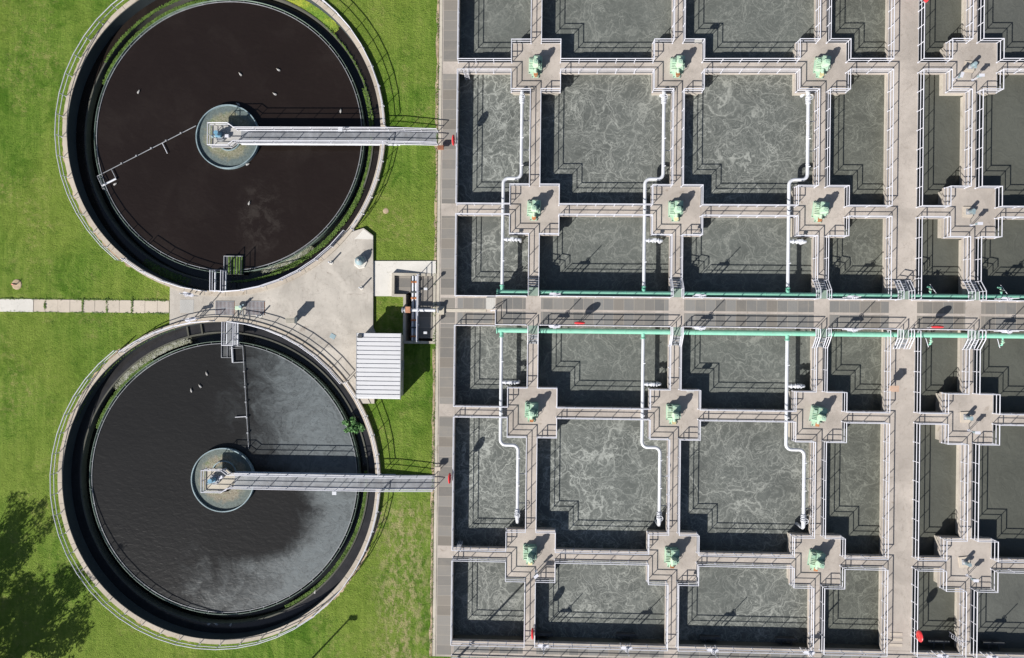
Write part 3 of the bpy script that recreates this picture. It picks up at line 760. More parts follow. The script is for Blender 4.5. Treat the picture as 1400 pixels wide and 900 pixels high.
for k in ('A', 'B', 'C'):
    dropper(COLX[k], 1, f'white air pipe running up from the green main, {dirs[k]} of the three north ones')
    dropper(COLX[k], -1, f'white air pipe running down from the green main, {dirs[k]} of the three south ones')
# small drain valves on the mains at the right
def make_drain():
    t = thing('drain_valve', 'x', 'valve')
    MB().tube([(0,0,0), (0,-.35,0), (0,-.7,-.1), (0,-.78,-.5)], .09, 10).build('pipe', 'pipe_green', t, True)
    m = MB(); flange(m, (0,-.3,0), (0,1,0), .15, .03); flange(m, (0,-.55,-.05), (0,1,-.2), .15, .03)
    m.tube([(0,-.45,0), (0,-.45,.28)], .04, 8); m.build('valve_body', 'mint_light', t)
    MB().tube([(-.55,-.1,.05), (-.1,-1.0,-.25)], .03, 6).build('brace', 'rail_white', t)
    return t
instances(make_drain(), [((P(1273, 455, .4).x, SY0-.72, .4), 0), ((P(1371, 458, .4).x, SY0-.72, .4), 0), ((P(1272, 396, .4).x, SY1+.58, .4), math.pi), ((P(1369, 396, .4).x, SY1+.58, .4), math.pi)],
    ['green drain valve below the south main, left one near the red life ring', 'green drain valve below the south main, close to the right edge',
     'green drain valve above the north main, left one right of the broad walkway', 'green drain valve above the north main, close to the right edge'], 'green drain valves on the mains')

# ------------------------------------------------------------------ aerator drives
def make_drive():
    t = thing('aerator_drive', 'x', 'machine')
    MB().box(-.66,.66,-.62,1.0,0,.10).box(-.34,.42,-1.05,-.6,0,.10).build('base_plate', 'mint', t, bevel=.02)
    g = MB().box(-.12,.62,-.30,.88,.10,.82)
    for y in np.arange(-.2,.8,.2): g.box(.622,.68,y,y+.05,.15,.76)
    g.box(-.20,.70,-.38,.96,.36,.44); g.box(-.16,.66,-.34,.92,.76,.86)
    gb = g.build('gearbox', 'mint', t, bevel=.025)
    MB().cyl(.46,-.12,.86,.92,.11,14).build('inspection_cover', 'mint_light', gb, True)
    MB().box(.05,.5,.45,.8,.86,.93).build('top_cover', 'mint_light', gb, bevel=.02)
    MB().cyl(.56,.30,.86,.98,.05,10).build('breather', 'dark_steel', gb, True)
    s = MB().box(-.60,-.16,-.45,.80,.10,.56)
    for y in np.arange(-.38,.75,.17): s.box(-.64,-.12,y,y+.045,.562,.63)
    s.build('side_housing', 'mint_light', t, bevel=.02)
    MB().box(-.56,-.24,.3,.6,.63,.70).build('side_cover', 'mint', t, bevel=.015)
    mo = MB().cyl(.05,-.02,.86,.96,.34,24).box(-.19,.29,-.26,.22,.96,1.72)
    for z in (1.06, 1.22, 1.38, 1.54): mo.box(-.23,.33,-.30,.26,z,z+.05)
    mm = mo.build('motor', 'mint_light', t, bevel=.03)
    MB().cyl(.05,-.02,1.72,1.80,.21,20).cyl(.05,-.02,1.80,1.85,.08,12).build('motor_cap', 'mint', mm)
    MB().box(.33,.47,-.14,.08,1.1,1.34).build('terminal_box', 'mint', mm)
    n = MB().box(-.18,.30,-.92,-.3,.10,.50).box(-.12,.24,-.98,-.90,.14,.44)
    n.tube([(.06,-.35,.62), (.06,-.75,.62)], .15, 16); n.build('coupling_guard', 'mint_light', t, bevel=.02)
    MB().box(-.14,.26,-1.0,-.66,.505,.53).box(-.05,.18,-1.03,-.985,.16,.42).build('rusty_plate', 'rust', t)
    b = MB()
    for (x, y) in ((-.6,-.56),(.6,-.56),(.6,.92),(-.6,.92),(-.28,-1.0),(.36,-1.0)): b.cyl(x, y, .10, .17, .045, 6)
    b.build('anchor_bolt', 'dark_steel', t)
    MB().tube([(.6,-.5,.1), (.66,-.55,.5), (.5,-.3,.9), (.5,.1,1.2), (.45,.3,1.25)], .025, 6).build('cable', 'dark_steel', t)
    return t
spots, labs = [], []
for i, cy in enumerate(ROWY):
    for k in ('A', 'B', 'C'):
        spots.append(((COLX[k]-.08, cy+.0, 0), R_(random.uniform(-2, 2)) + (0 if k != 'C' else R_(-7))))
        labs.append(f'mint green aerator drive on the {dirs[k]} platform of the {ROWWORD[i]} row')
instances(make_drive(), spots, labs, 'mint green aerator drives')
# swap worn plates so that no two neighbours look alike
drv = [o for o in COL.objects if o.name.startswith('rusty_plate')]
for i, o in enumerate(drv):
    if i % 5 in (2, 4):
        me = o.data.copy(); me.materials[0] = M['cream']; o.data = me

def make_mixer():
    t = thing('mixer_motor', 'x', 'machine')
    MB().prism([(-.62,-.62),(.55,-.62),(.62,-.5),(.62,.62),(-.62,.62)], 0, .10).build('plinth', 'path_slab', t)
    MB().box(-.32,.32,-.32,.32,.10,.16).cyl(0,0,.16,.42,.26,20,.20).build('gear_housing', 'grey_steel', t)
    m = MB().cyl(0,0,.42,1.02,.19,20).cyl(0,0,1.02,1.10,.22,20)
    for a in np.linspace(0, 2*math.pi, 15)[:-1]: m.tube([(.2*math.cos(a),.2*math.sin(a),.45), (.2*math.cos(a),.2*math.sin(a),1.0)], .014, 4)
    m.build('motor', 'teal_steel', t)
    MB().box(.16,.42,-.35,-.08,.5,.74).build('terminal_box', 'teal_steel', t, bevel=.015)
    MB().tube([(.28,-.28,.5), (.45,-.55,.25), (.3,-.9,.04), (.35,-1.3,.03)], .025, 6).build('cable', 'dark_steel', t)
    return t
_mx = make_mixer(); _mx.scale = (.85, .85, .85)
instances(_mx, [((COLX['E']-.15, cy+.1, 0), R_(4*i-5)) for i, cy in enumerate(ROWY)],
    [f'small grey blue mixer motor on the far right platform of the {w} row' for w in ROWWORD], 'mixer motors on the far right platforms')
def make_station():
    t = thing('control_station', 'x', 'control box')
    MB().box(-.12,.12,-.12,.12,0,.02).tube([(-.08,0,.02),(-.08,0,.95)], .028, 6).tube([(.08,0,.02),(.08,0,.95)], .028, 6).build('stand', 'rail_white', t)
    MB().box(-.22,.22,-.09,.09,.95,1.42).build('enclosure', 'teal_steel', t, bevel=.03)
    MB().box(-.26,.26,-.16,.13,1.42,1.45).build('hood', 'rail_white', t)
    return t
instances(make_station(), [((COLX['E']+.15, cy-1.25, 0), 0) for cy in ROWY]+[((P(728.7, 793).x+.3, P(727, 797).y+1.2, 0), R_(40))]+[((P(1303,112).x, P(1303,112).y+.2, 0), R_(70))],
    [f'small control box on a double post beside the mixer motor of the {w} row' for w in ROWWORD]+['small control box beside the leftmost bottom aerator drive', 'small control box by the left railing of the top far right platform'], 'control boxes on double posts')

for (x, y, rz, w) in ((COLX['B']+1.9, ROWY[0]+HP-.16, 0, 'second platform of the top row'), (COLX['B']+1.9, ROWY[1]-HP+.16, 0, 'second platform of the upper middle row'), (COLX['B']+1.5, ROWY[2]+HP-.16, 0, 'second platform of the lower middle row'),
                      (COLX['B']+1.9, ROWY[3]-HP+.16, 0, 'second platform of the bottom row')):
    t = thing('rail_box', f'small white box fixed to the railing of the {w}', 'box', (x, y, 0), rz, 'white boxes on the platform railings')
    MB().tube([(-.2,0,0),(-.2,0,.7)], .025, 6).tube([(.2,0,0),(.2,0,.7)], .025, 6).build('post', 'grey_steel', t)
    MB().box(-.36,.36,-.11,.11,.7,1.02).build('enclosure', 'patch_concrete', t, bevel=.02)
    MB().tube([(.1,0,.7),(.14,-.05*(1 if rz else 1),.4),(.3,.0,.15),(.6,.02,.03)], .02, 6).build('cable', 'dark_steel', t)
rs = np.random.RandomState(12)
for (x, y0_, y1_, w) in ((COLX['B']-.42, 15.2, 22.6, 'second narrow walkway, upper half'), (COLX['C']-.42, 14.9, 23.2, 'third narrow walkway, upper half'), (COLX['B']-.40, -19.6, -13.2, 'second narrow walkway, lower half'),
                         (COLX['C']-.40, -20.0, -12.5, 'third narrow walkway, lower half'), (DX0+.35, 4.2, 9.5, 'broad walkway above the raised walkway'), (DX0+.5, -31.5, -28.0, 'broad walkway near the bottom deck')):
    pts = []; n_ = 26
    for i in range(n_):
        f = i/(n_-1); pts.append((x+.10*math.sin(i*1.1+x)+rs.normal()*.03, y0_+(y1_-y0_)*f, .035+.0*i))
    tag(MB().tube(pts, .022, 6).build('loose_hose', 'dark_steel', None, True), f'thin dark hose lying along the {w}', 'hose', 'thin hoses on the walkways')

# ------------------------------------------------------------------ life rings in red housings
def make_ring():
    t = thing('life_ring_stand', 'x', 'life ring')
    for s in (-1, 1): MB().tube([(0, s*.2, 0), (0, s*.2, 1.5)], .03, 6).build('post', 'rail_white', t)
    m = MB()
    prof = [(0,-.02),(.34,-.02),(.50,.02),(.56,.10),(.50,.18),(.34,.22),(.12,.20),(0,.19)]
    m.lathe(0, 0, prof, 28)
    m.v = [(z-.02, y, 1.42+x) for x, y, z in m.v]
    h = m.build('ring_housing', 'red', t, True)
    w = MB().lathe(0, 0, [(.20,.222),(.30,.226),(.30,.236),(.20,.232),(.20,.222)], 24)
    w.v = [(z-.02, y, 1.42+x) for x, y, z in w.v]
    w.build('ring_band', 'red_faded', h, True)
    return t
def at_rail(x, y, z, rz): return ((x, y, z), rz)
instances(make_ring(), [at_rail(XL-.25, P(622,197).y, 0, math.pi), at_rail(XL-.25, P(617,650).y, 0, math.pi), at_rail(P(792,444,SZ+.8).x, SY0+.22, SZ, math.pi/2),
    at_rail(P(1280,449,SZ+1.2).x, SY0+.22, SZ, math.pi/2), at_rail(COLX['A']+HW-.22, P(728,864,1).y, 0, math.pi), at_rail(DX1+.04, P(1253,869,1.3).y, 0, math.pi), at_rail(DX1+.04, P(1259,-4,1.3).y, 0, math.pi)],
    ['red life ring housing on the left deck near the upper clarifier bridge', 'red life ring housing on the left deck near the lower clarifier bridge',
     'red life ring housing on the raised walkway between the leftmost and second stairs', 'red life ring housing on the raised walkway near the right edge',
     'red life ring housing on the leftmost walkway near the bottom deck', 'red life ring housing on the broad walkway near the bottom deck', 'red life ring housing on the broad walkway at the top edge'], 'red life ring housings')

# ------------------------------------------------------------------ sluice gate stands
def make_gate():
    t = thing('gate_stand', 'x', 'gate stand')
    for s in (-1, 1): MB().box(s*.5-.035, s*.5+.035, -.04, .04, 0, 1.0).build('upright', 'rail_white', t)
    MB().box(-.58,.58,-.07,.07,1.0,1.10).box(-.5,.5,-.17,.17,1.102,1.12).build('crossbeam', 'rail_white', t)
    MB().cyl(0,0,1.122,1.34,.10,14).box(.08,.22,-.05,.05,1.18,1.28).build('gear_head', 'rail_white', t, True)
    w = MB().tube([(.2*math.cos(a), -.05+.2*math.sin(a), 1.44) for a in np.linspace(0, 2*math.pi, 19)], .025, 6)
    for a in (0, math.pi/3, 2*math.pi/3): w.tube([(-.2*math.cos(a), -.05-.2*math.sin(a), 1.44), (.2*math.cos(a), -.05+.2*math.sin(a), 1.44)], .018, 5)
    w.build('handwheel', 'rail_white', t)
    MB().tube([(0,0,.2),(0,0,2.75)], .045, 8).build('stem', 'rail_white', t)
    return t
gs, gl = [], []
for k, w in (('A', 'leftmost'), ('B', 'second'), ('C', 'third'), ('E', 'far right')):
    x = COLX[k]+(2.15 if k != 'C' else 2.6) + (.4 if k == 'E' else 0)
    gs.append(((x, SY1+.12, SZ-.1), 0)); gl.append(f'white gate stand on the raised walkway, north edge, right of the {w} stair')
    gs.append(((x, SY0-.06, SZ-.1), 0)); gl.append(f'white gate stand on the raised walkway, south edge, right of the {w} stair')
bx = [(743, 879), (857, 882), (975, 885), (1107, 890), (1290, 893), (1358, 895)]
bn = ['leftmost of the bottom row', 'second of the bottom row', 'third of the bottom row', 'fourth from the left', 'fifth of the bottom row beside a ladder', 'last of the bottom row at the right edge']
for (u, v), w in zip(bx, bn):
    p = P(u, v, 1.2); gs.append(((p.x, YB+.10, -.02), 0)); gl.append(f'white gate stand on the bottom deck, {w}')
for (u, v, w) in ((265, 437, 'lower'), (262, 403, 'upper')):
    p = P(u, v, .8); gs.append(((p.x, p.y, .4), R_(12 if w == 'lower' else -14))); gl.append(f'white gate stand on the rim of the {w} clarifier near the concrete path')
instances(make_gate(), gs, gl, 'white sluice gate stands')
def make_baffle():
    t = thing('gate_leaf', 'x', 'gate')
    MB().box(-1.05,1.05,-.12,.12,0,.12).build('top_beam', 'dark_steel', t, bevel=.015)
    MB().box(-.95,.95,-.04,.04,-.7,-.002).build('leaf', 'dark_steel', t)
    for s in (-1, 1): MB().box(s*.5-.04, s*.5+.04, -.75, -.12, .02, .10).build('bracket', 'dark_steel', t)
    return t
bb = [(742, 867), (856, 868), (971, 872), (1075, 874), (1283, 877), (1358, 879)]
instances(make_baffle(), [((P(u, v, -.75).x, P(u, v, -.75).y, -.75), 0) for u, v in bb],
    [f'dark flat gate beam above the shaded water in front of the {w} gate stand' for w in ('leftmost bottom', 'second bottom', 'third bottom', 'fourth bottom', 'fifth bottom', 'last bottom')], 'dark gate beams over the water')
# inspection ladders into the cells
def make_ladder():
    t = thing('access_ladder', 'x', 'ladder')
    for s in (-1, 1): MB().tube([(s*.22, -.25, .95), (s*.22, .05, 1.0), (s*.22, .12, .8), (s*.22, .14, -1.7)], .03, 6).build('side_rail', 'rail_white', t, True)
    m = MB()
    for z in np.arange(-1.5, .8, .3): m.tube([(-.22, .13, z), (.22, .13, z)], .022, 6)
    m.build('rung', 'rail_white', t)
    return t
instances(make_ladder(), [((P(638, 102).x, ROWY[0]-HW-.02, 0), math.pi), ((P(628, 748).x, ROWY[3]+HW+.02, 0), 0), ((COLX['E']-HW-.02, P(1320, 875).y, 0), math.pi/2)],
    ['white ladder into the top left cell below the walkway', 'white ladder beside the left deck above the bottom walkway', 'white ladder left of the far right walkway near the bottom deck'], 'white access ladders')

# boxes and bits on the decks
t = thing('control_cabinet', 'pale orange box on the left railing of the broad walkway below the raised walkway', 'control box', (DX0+.35, P(1220, 530).y, 0))
MB().tube([(-.15,0,0),(-.15,0,.9)], .04, 6).tube([(.15,0,0),(.15,0,.9)], .04, 6).build('post', 'grey_steel', t)
MB().box(-.32,.32,-.26,.26,.9,1.5).build('enclosure', 'pale_orange', t, bevel=.03)
MB().box(-.36,.36,-.30,.30,1.5,1.53).build('hood', 'pale_orange', t)
for (u, v, w) in ((603, 203, 'upper'), (599, 640, 'lower')):
    p = P(u, v, .3)
    t = thing('junction_box', f'small brown junction box on a post at the end of the {w} clarifier bridge', 'box', (p.x, p.y, 0), 0, 'junction boxes at the bridge ends')
    MB().tube([(0,0,0),(0,0,.45)], .05, 6).build('post', 'grey_steel', t)
    MB().box(-.3,.3,-.2,.2,.45,.75).build('enclosure', 'brick_brown' if w == 'upper' else 'path_slab', t, bevel=.02)
for (u, v, lab) in ((1238-4, 860, 'pale faded slab patches on the broad walkway near the bottom deck'),):
    p = P(1225, 873)
    m = MB()
    for i in range(3): m.box(-.62, .62, -.8+.55*i, -.52+.55*i, .004, .03)
    o = m.build('spare_plank', 'path_slab'); o.location = (p.x, p.y, .002); tag(o, 'three short pale planks laid on the broad walkway near the bottom deck', 'planks')

# ------------------------------------------------------------------ clarifiers
RO, RI, RL, RM = 16.9, 16.42, 15.35, 14.15
CZ, CWZ = 0.40, -1.0
def rng_arc(a0, a1): return (R_(a0), R_(a1))
def scatter(name, c, r0, r1, a0, a1, z, n, size, mat, parent=None, label=None, cat=None, lump=.06, clumpy=.5):
    """many small leaf faces lying on a band"""
    rs = np.random.RandomState(int(abs(c.x*7+c.y*3+a0*5+r0*11)) % 9999)
    m = MB(); vs = []; fs = []
    k = 0
    ph = rs.uniform(0, 6.28, 6)
    while k < n:
        a = R_(rs.uniform(a0, a1)); r = rs.uniform(0, 1)
        edge = .5+.5*math.sin(a*37+ph[0])*math.sin(a*13+ph[1])
        fade = min(1, (math.degrees(a)-a0)/6, (a1-math.degrees(a))/6)
        if rs.uniform() > fade+.15: k += .2; continue
        rr = r0+(r1-r0)*r
        if r > .45+.55*edge*(1 if clumpy else 2) and rs.uniform() < clumpy: k += .3; continue
        x, y = c.x+rr*math.cos(a), c.y+rr*math.sin(a)
        zz = z+rs.uniform(0, lump); s = size*rs.uniform(.5, 1.3); t = rs.uniform(0, 6.28); tl = rs.uniform(-.5, .5)*s
        dx, dy = math.cos(t)*s, math.sin(t)*s
        i = len(vs)
        vs += [(x-dx, y-dy, zz), (x+dy*.6, y-dx*.6, zz+tl*.5), (x+dx, y+dy, zz+tl), (x-dy*.6, y+dx*.6, zz+abs(tl)*.3)]
        fs.append((i, i+1, i+2, i+3)); k += 1
    m.add(vs, fs); o = m.build(name, mat, parent)
    o['kind'] = 'stuff'
    if label: tag(o, label, cat)
    return o
def clarifier(c, which, lab):
    t = thing('clarifier_tank', lab, 'tank', (c.x, c.y, 0))
    MB().ring(0, 0, RI, RO, -2.8, CZ, 160).build('rim_wall', 'coping', t, True)
    MB().ring(0, 0, RI-.02, RI, -2.6, CZ-.10, 160).build('wall_lining', 'wet_wall', t, True)
    m = MB()
    for i in range(48):                                             # joints across the rim
        a = 2*math.pi*i/48+.03; ca, sa = math.cos(a), math.sin(a)
        n = Vector((-sa, ca, 0))*.018; A = Vector((ca*(RI+.01), sa*(RI+.01), CZ+.002)); B = Vector((ca*(RO-.01), sa*(RO-.01), CZ+.002))
        m.add([A-n, B-n, B+n, A+n], [(0,1,2,3)])
    m.build('rim_joint', 'dark_steel', t)
    MB().ring(0, 0, RL-.09, RL+.06, -2.8, CWZ+.10, 160).build('launder_wall', 'tank_wall', t, True)
    MB().ring(0, 0, RM+.22, RM+.25, -2.2, CWZ+.08, 160).build('baffle', 'sage_plate', t, True)
    MB().ring(0, 0, RM-.03, RM+.02, -2.8, CWZ+.07, 160).build('weir_plate', 'grey_steel', t, True)
    m = MB()
    for i in range(60):
        a = 2*math.pi*i/60; m.tube([((RM)*math.cos(a), (RM)*math.sin(a), CWZ+.02), ((RM+.24)*math.cos(a), (RM+.24)*math.sin(a), CWZ+.02)], .02, 4)
    m.build('baffle_bracket', 'grey_steel', t)
    fw = MB().ring(0.05, -.15, 3.26, 3.36, -2.4, CWZ+.45, 72).build('feedwell', 'teal_steel', t, True)
    MB().ring(0.15, -.3 if which == 1 else .55, 1.22, 1.32, -2.2, CWZ+.40, 40).build('inner_well', 'teal_steel', fw, True)
    tag(MB().disc(c.x, c.y, RM-.03, CWZ, 128, 3.3).build('clarifier_water', 'clarifier_water_brown' if which == 1 else 'clarifier_water_film'), kind='structure')
    tag(MB().disc(c.x, c.y, RI-.02, CWZ, 128, RL+.06).build('channel_water', 'channel_water_brown' if which == 1 else 'channel_water_grey'), kind='structure')
    tag(MB().disc(c.x, c.y, RL-.09, CWZ-.75, 128, RM).build('launder_water', 'launder_water'), kind='structure')
    o = MB().disc(c.x+.05, c.y-.15, 3.27, CWZ+.22, 72, 1.30).build('feedwell_scum', 'feedwell_scum_green' if which == 1 else 'feedwell_scum_brown')
    tag(o, kind='structure')
    tag(MB().disc(c.x+.15, c.y-(.3 if which == 1 else -.55), 1.25, CWZ-.1, 48).build('feedwell_water', 'launder_water'), kind='structure')
    return t
T1 = clarifier(C1, 1, 'upper round clarifier tank filled with dark brown water')
T2 = clarifier(C2, 2, 'lower round clarifier tank filled with dark water under grey film')
zL = CWZ+.10
scatter('algae', C1, RL-.42, RL-.02, -72, 20, zL-.35, 9000, .06, 'algae', None, 'green algae belt on the right launder wall of the upper clarifier', 'algae', .18)
scatter('algae', C1, RM+.28, RM+.62, 98, 158, zL-.15, 5000, .06, 'algae', None, 'green algae strip on the upper left weir of the upper clarifier', 'algae', .1)
scatter('algae', C1, RL-.12, RL+.16, 100, 150, zL, 2600, .07, 'algae', None, 'thin weeds along the upper left launder wall of the upper clarifier', 'weeds', .1)
scatter('algae', C1, RL-.1, RL+.14, -88, -20, zL, 1600, .07, 'algae', None, 'thin weeds along the lower right launder wall of the upper clarifier', 'weeds', .12)
scatter('algae', C1, RL-.05, RL+.12, 0, 50, zL, 500, .07, 'algae', None, 'sparse weeds along the right launder wall of the upper clarifier', 'weeds', .12)
scatter('duckweed', C1, RL+.07, RI-.03, 44, 92, CWZ+.004, 17000, .05, 'duckweed', None, 'bright yellow green duckweed mat in the upper channel of the upper clarifier', 'duckweed', .03, .25)
scatter('duckweed', C1, RL+.15, RI-.06, -124, -104, CWZ+.004, 1500, .05, 'algae', None, 'dark green duckweed in the shaded lower channel of the upper clarifier', 'duckweed', .03, .3)
scatter('pale_scum', C1, RM+.28, RL-.4, -76, -52, zL-.35, 2600, .05, 'pale_scum', None, 'pale speckled scum in the lower right launder of the upper clarifier', 'scum', .06)
scatter('algae', C2, RL-.45, RL-.02, -64, 4, zL-.3, 9000, .06, 'algae', None, 'green algae belt on the right launder wall of the lower clarifier', 'algae', .18)
scatter('algae', C2, RM+.28, RM+.6, 122, 160, zL-.15, 3000, .06, 'algae', None, 'green algae strip on the left weir of the lower clarifier', 'algae', .1)
scatter('pale_scum', C2, RM+.5, RL-.05, 104, 142, zL-.12, 5200, .05, 'pale_scum', None, 'pale speckled scum in the upper left launder of the lower clarifier', 'scum', .06)
scatter('algae', C2, RI-.06, RI+.03, 105, 160, -.2, 500, .07, 'algae', None, 'weeds on the upper left inner rim of the lower clarifier', 'weeds', .2)
for o in list(COL.objects):
    if o.name.startswith('pale_scum'): o.name = 'floating_scum'

# railings of the clarifiers: outside the rim on the grass side, on its inner edge along the plaza
def arc_path(c, r, a0, a1, step):
    n = max(1, round(abs(a1-a0)/step)); return [(c.x+r*math.cos(R_(a0+(a1-a0)*i/n)), c.y+r*math.sin(R_(a0+(a1-a0)*i/n))) for i in range(n+1)]
railing(arc_path(C1, RO+.05, 2.2, 232, 7.1), 'curved white railing round the grass side of the upper clarifier', CZ-.05, sp=9, toe=False, group='curved clarifier railings')
railing(arc_path(C1, RO+.05, -3.4, -36, 6.6), 'short curved white railing right of the upper clarifier below its bridge', CZ-.05, sp=9, toe=False, group='curved clarifier railings')
railing(arc_path(C1, RI+.08, -38, -89.2, 7.1), 'white railing along the plaza at the lower right of the upper clarifier', CZ, sp=9, group='curved clarifier railings')
railing(arc_path(C1, RI+.08, -95.4, -127, 7.1), 'white railing along the plaza at the lower left of the upper clarifier', CZ, sp=9, group='curved clarifier railings')
railing(arc_path(C2, RO+.05, -2.6, -232, 7.1), 'curved white railing round the grass side of the lower clarifier', CZ-.05, sp=9, toe=False, group='curved clarifier railings')
railing(arc_path(C2, RO+.05, 3.4, 38, 6.6), 'curved white railing right of the lower clarifier above its bridge', CZ-.05, sp=9, toe=False, group='curved clarifier railings')
railing(arc_path(C2, RI+.1, 38.5, 85.6, 6.6), 'white railing along the plaza at the upper right of the lower clarifier', CZ, sp=9, group='curved clarifier railings')
railing(arc_path(C2, RI+.1, 92, 127, 6.6), 'white railing along the plaza at the upper left of the lower clarifier', CZ, sp=9, group='curved clarifier railings')

# bridges
def bridge(c, yc, xc, label, which):
    t = thing('clarifier_bridge', label, 'footbridge', (c.x, yc, 0))
    zb = .45
    hw = .60
    x0 = xc-c.x; xe = -9.92-c.x; xk = c.x+RO+.4-c.x; x1 = x0+3.0
    def zz(x): return zb if x <= xk else zb-(zb-.04)*(x-xk)/(xe-xk)
    m = MB()
    x = x1
    while x < xe-.05:
        z = zz(x+.06)
        m.box(x, x+.088, -hw, hw, z-.035, z); x += .12
    m.build('grating', 'grey_steel', t)['kind'] = 'stuff'
    for s in (-1, 1):
        b = MB(); y = s*(hw+.07)
        for (a, bb) in ((x1-.1, xk), (xk, xe)):
            za, z2 = zz(a), zz(bb)
            for (w, lo, hi) in ((.075, -.02, .03), (.02, -.36, -.022), (.09, -.40, -.362)):
                b.add([(a,y-w,za+lo),(bb,y-w,z2+lo),(bb,y+w,z2+lo),(a,y+w,za+lo),(a,y-w,za+hi),(bb,y-w,z2+hi),(bb,y+w,z2+hi),(a,y+w,za+hi)],
                      [(3,2,1,0),(4,5,6,7),(0,1,5,4),(1,2,6,5),(2,3,7,6),(3,0,4,7)])
        b.build('girder', 'bridge_white', t)
    # drive platform at the centre
    py = 1.14
    MB().prism([(x0,-py),(x1-.9,-py),(x1-.3,-hw-.1),(x1+.02,-hw-.1),(x1+.02,hw+.1),(x1-.3,hw+.1),(x1-.9,py),(x0,py)], zb-.12, zb-.002).build('centre_platform', 'patch_concrete' if which == 1 else 'kerb', t)
    for s in (-1, 1):
        path = [(x0+.02, 0), (x0+.02, s*py*.98), (x1-.95, s*py*.98), (x1-.35, s*(hw+.08)), (xk, s*(hw+.08)), (xe, s*(hw+.08), .04)]
        q = [(p[0], p[1], p[2] if len(p) > 2 else zb) for p in path]
        railing(q, None, toe=True, mat='rail_white', parent=t, sp=1.9)
    if which == 2:
        MB().box(xk, xe+.0, -hw+.02, hw-.02, .003, .02).build('ramp_plate', 'path_slab', t)
    # cross bracing and column
    MB().cyl(0, c.y-yc-.0, -2.6, zb-.13, .45, 24).build('centre_column', 'tank_wall', t, True)
    return t
B1 = bridge(C1, 19.50, -33.25, 'long footbridge from the left deck to the centre of the upper clarifier', 1)
B2 = bridge(C2, -15.88, -33.5, 'long footbridge from the left deck to the centre of the lower clarifier', 2)
def make_unit():
    t = thing('rake_drive', 'x', 'machine')
    MB().cyl(0,0,0,.3,.55,28).cyl(0,0,.3,.42,.42,28).build('turntable', 'grey_steel', t, True)
    MB().box(-.3,.25,-.22,.22,.42,.75).build('gearbox', 'blue_motor', t, bevel=.03)
    m = MB().cyl(.02,.05,.75,1.25,.2,20).cyl(.02,.05,1.25,1.32,.23,20); m.build('motor', 'blue_motor', t, True)
    MB().tube([(-.3,-.1,.55), (-.75,-.15,.55)], .16, 14).build('side_motor', 'teal_steel', t, True)
    MB().box(.5,.9,-.15,.15,0,.35).build('junction_box', 'rail_white', t, bevel=.02)
    return t
instances(make_unit(), [((C1.x-.1, 19.5, .45), 0), ((C2.x-.2, -15.85, .45), R_(20))], ['blue rake drive motor at the centre of the upper clarifier', 'blue rake drive motor at the centre of the lower clarifier'], 'rake drives')
def make_lamp():
    t = thing('bridge_light', 'x', 'light')
    MB().tube([(0,0,0),(0,0,1.55),(0,-.2,1.62)], .03, 6).build('pole', 'rail_white', t)
    MB().box(-.22,.22,-.38,-.02,1.6,1.7).build('lamp_head', 'pipe_white', t, bevel=.02)
    return t
instances(make_lamp(), [((P(466,186,1.9).x, 19.52+.45, .45), 0), ((P(458,668,1.9).x, -15.88-.60, .45), 0)], ['white box lamp on the upper clarifier bridge', 'white box lamp on the lower clarifier bridge'], 'bridge lamps')

# rotating skimmer arms
zs = CWZ+.14
a0, a1 = P(268, 172, zs), P(133, 241, zs)
def skimmer(p0, p1, side, label, blade_t):
    t = thing('skimmer_arm', label, 'skimmer', tuple(p0))
    q0 = Vector((0,0,0)); q1 = p1-p0; d = q1.normalized(); n = Vector((-d.y, d.x, 0))*side
    MB().tube([q0, q1], .042, 8).build('boom', 'grey_steel', t, True)
    w, L = 1.15, 1.7
    b = q1; f = MB()
    f.tube([b-d*L+n*w, b+n*w], .10, 6); f.build('scraper', 'bridge_white', t)
    f = MB(); f.tube([b, b+n*w], .05, 6); f.tube([b-d*L, b-d*L+n*w], .05, 6); f.tube([b-d*.2, b-d*.2+n*w*1.15+Vector((0,0,.25))], .03, 6); f.build('frame', 'grey_steel', t)
    mid = q0.lerp(q1, blade_t)
    MB().tube([mid, mid+n*1.25+d*.0], .045, 6).build('side_bar', 'bridge_white', t)
    m = MB()
    for k in (.15, .3, .45, .6, .75):
        p = q0.lerp(q1, k); m.tube([p, p+Vector((0,0,-.3))], .03, 5); m.box(p.x-.08, p.x+.08, p.y-.08, p.y+.08, .04, .12)
    m.build('hanger', 'grey_steel', t)
skimmer(a0, a1, 1, 'thin skimmer arm reaching to the left rim of the upper clarifier', .34)
skimmer(P(340, 613, zs), P(332, 473, zs), 1, 'thin skimmer arm pointing up in the lower clarifier', .31)

# catwalks across the channel with their scum boxes
def catwalk(xa, xb, ya, yb, z, label, drop):
    t = thing('catwalk', label, 'catwalk', ((xa+xb)/2, (ya+yb)/2, z))
    a, b = (xb-xa)/2, (yb-ya)/2
    m = MB(); y = -b
    while y < b-.05: m.box(-a+.06, a-.06, y, y+.08, -.04, 0); y += .12
    m.build('grating', 'grey_steel', t)['kind'] = 'stuff'
    for s in (-1, 1): MB().box(s*a-.05, s*a+.05, -b, b, -.2, .02).build('girder', 'bridge_white', t)
    o = -b if drop > 0 else b
    path = [(-a, -o, 0), (-a, o, 0), (a, o, 0), (a, -o, 0)]
    railing(path, None, toe=False, parent=t, sp=1.5)
    return t
pa, pb = P(284.5, 371, 1.0), P(299.5, 404, .6)
catwalk(P(283,371,1.2).x+.45, P(299,371,1.2).x+.35, P(290,370,.9).y, C1.y-RI+.0, CZ, 'short white catwalk at the bottom rim of the upper clarifier', -1)
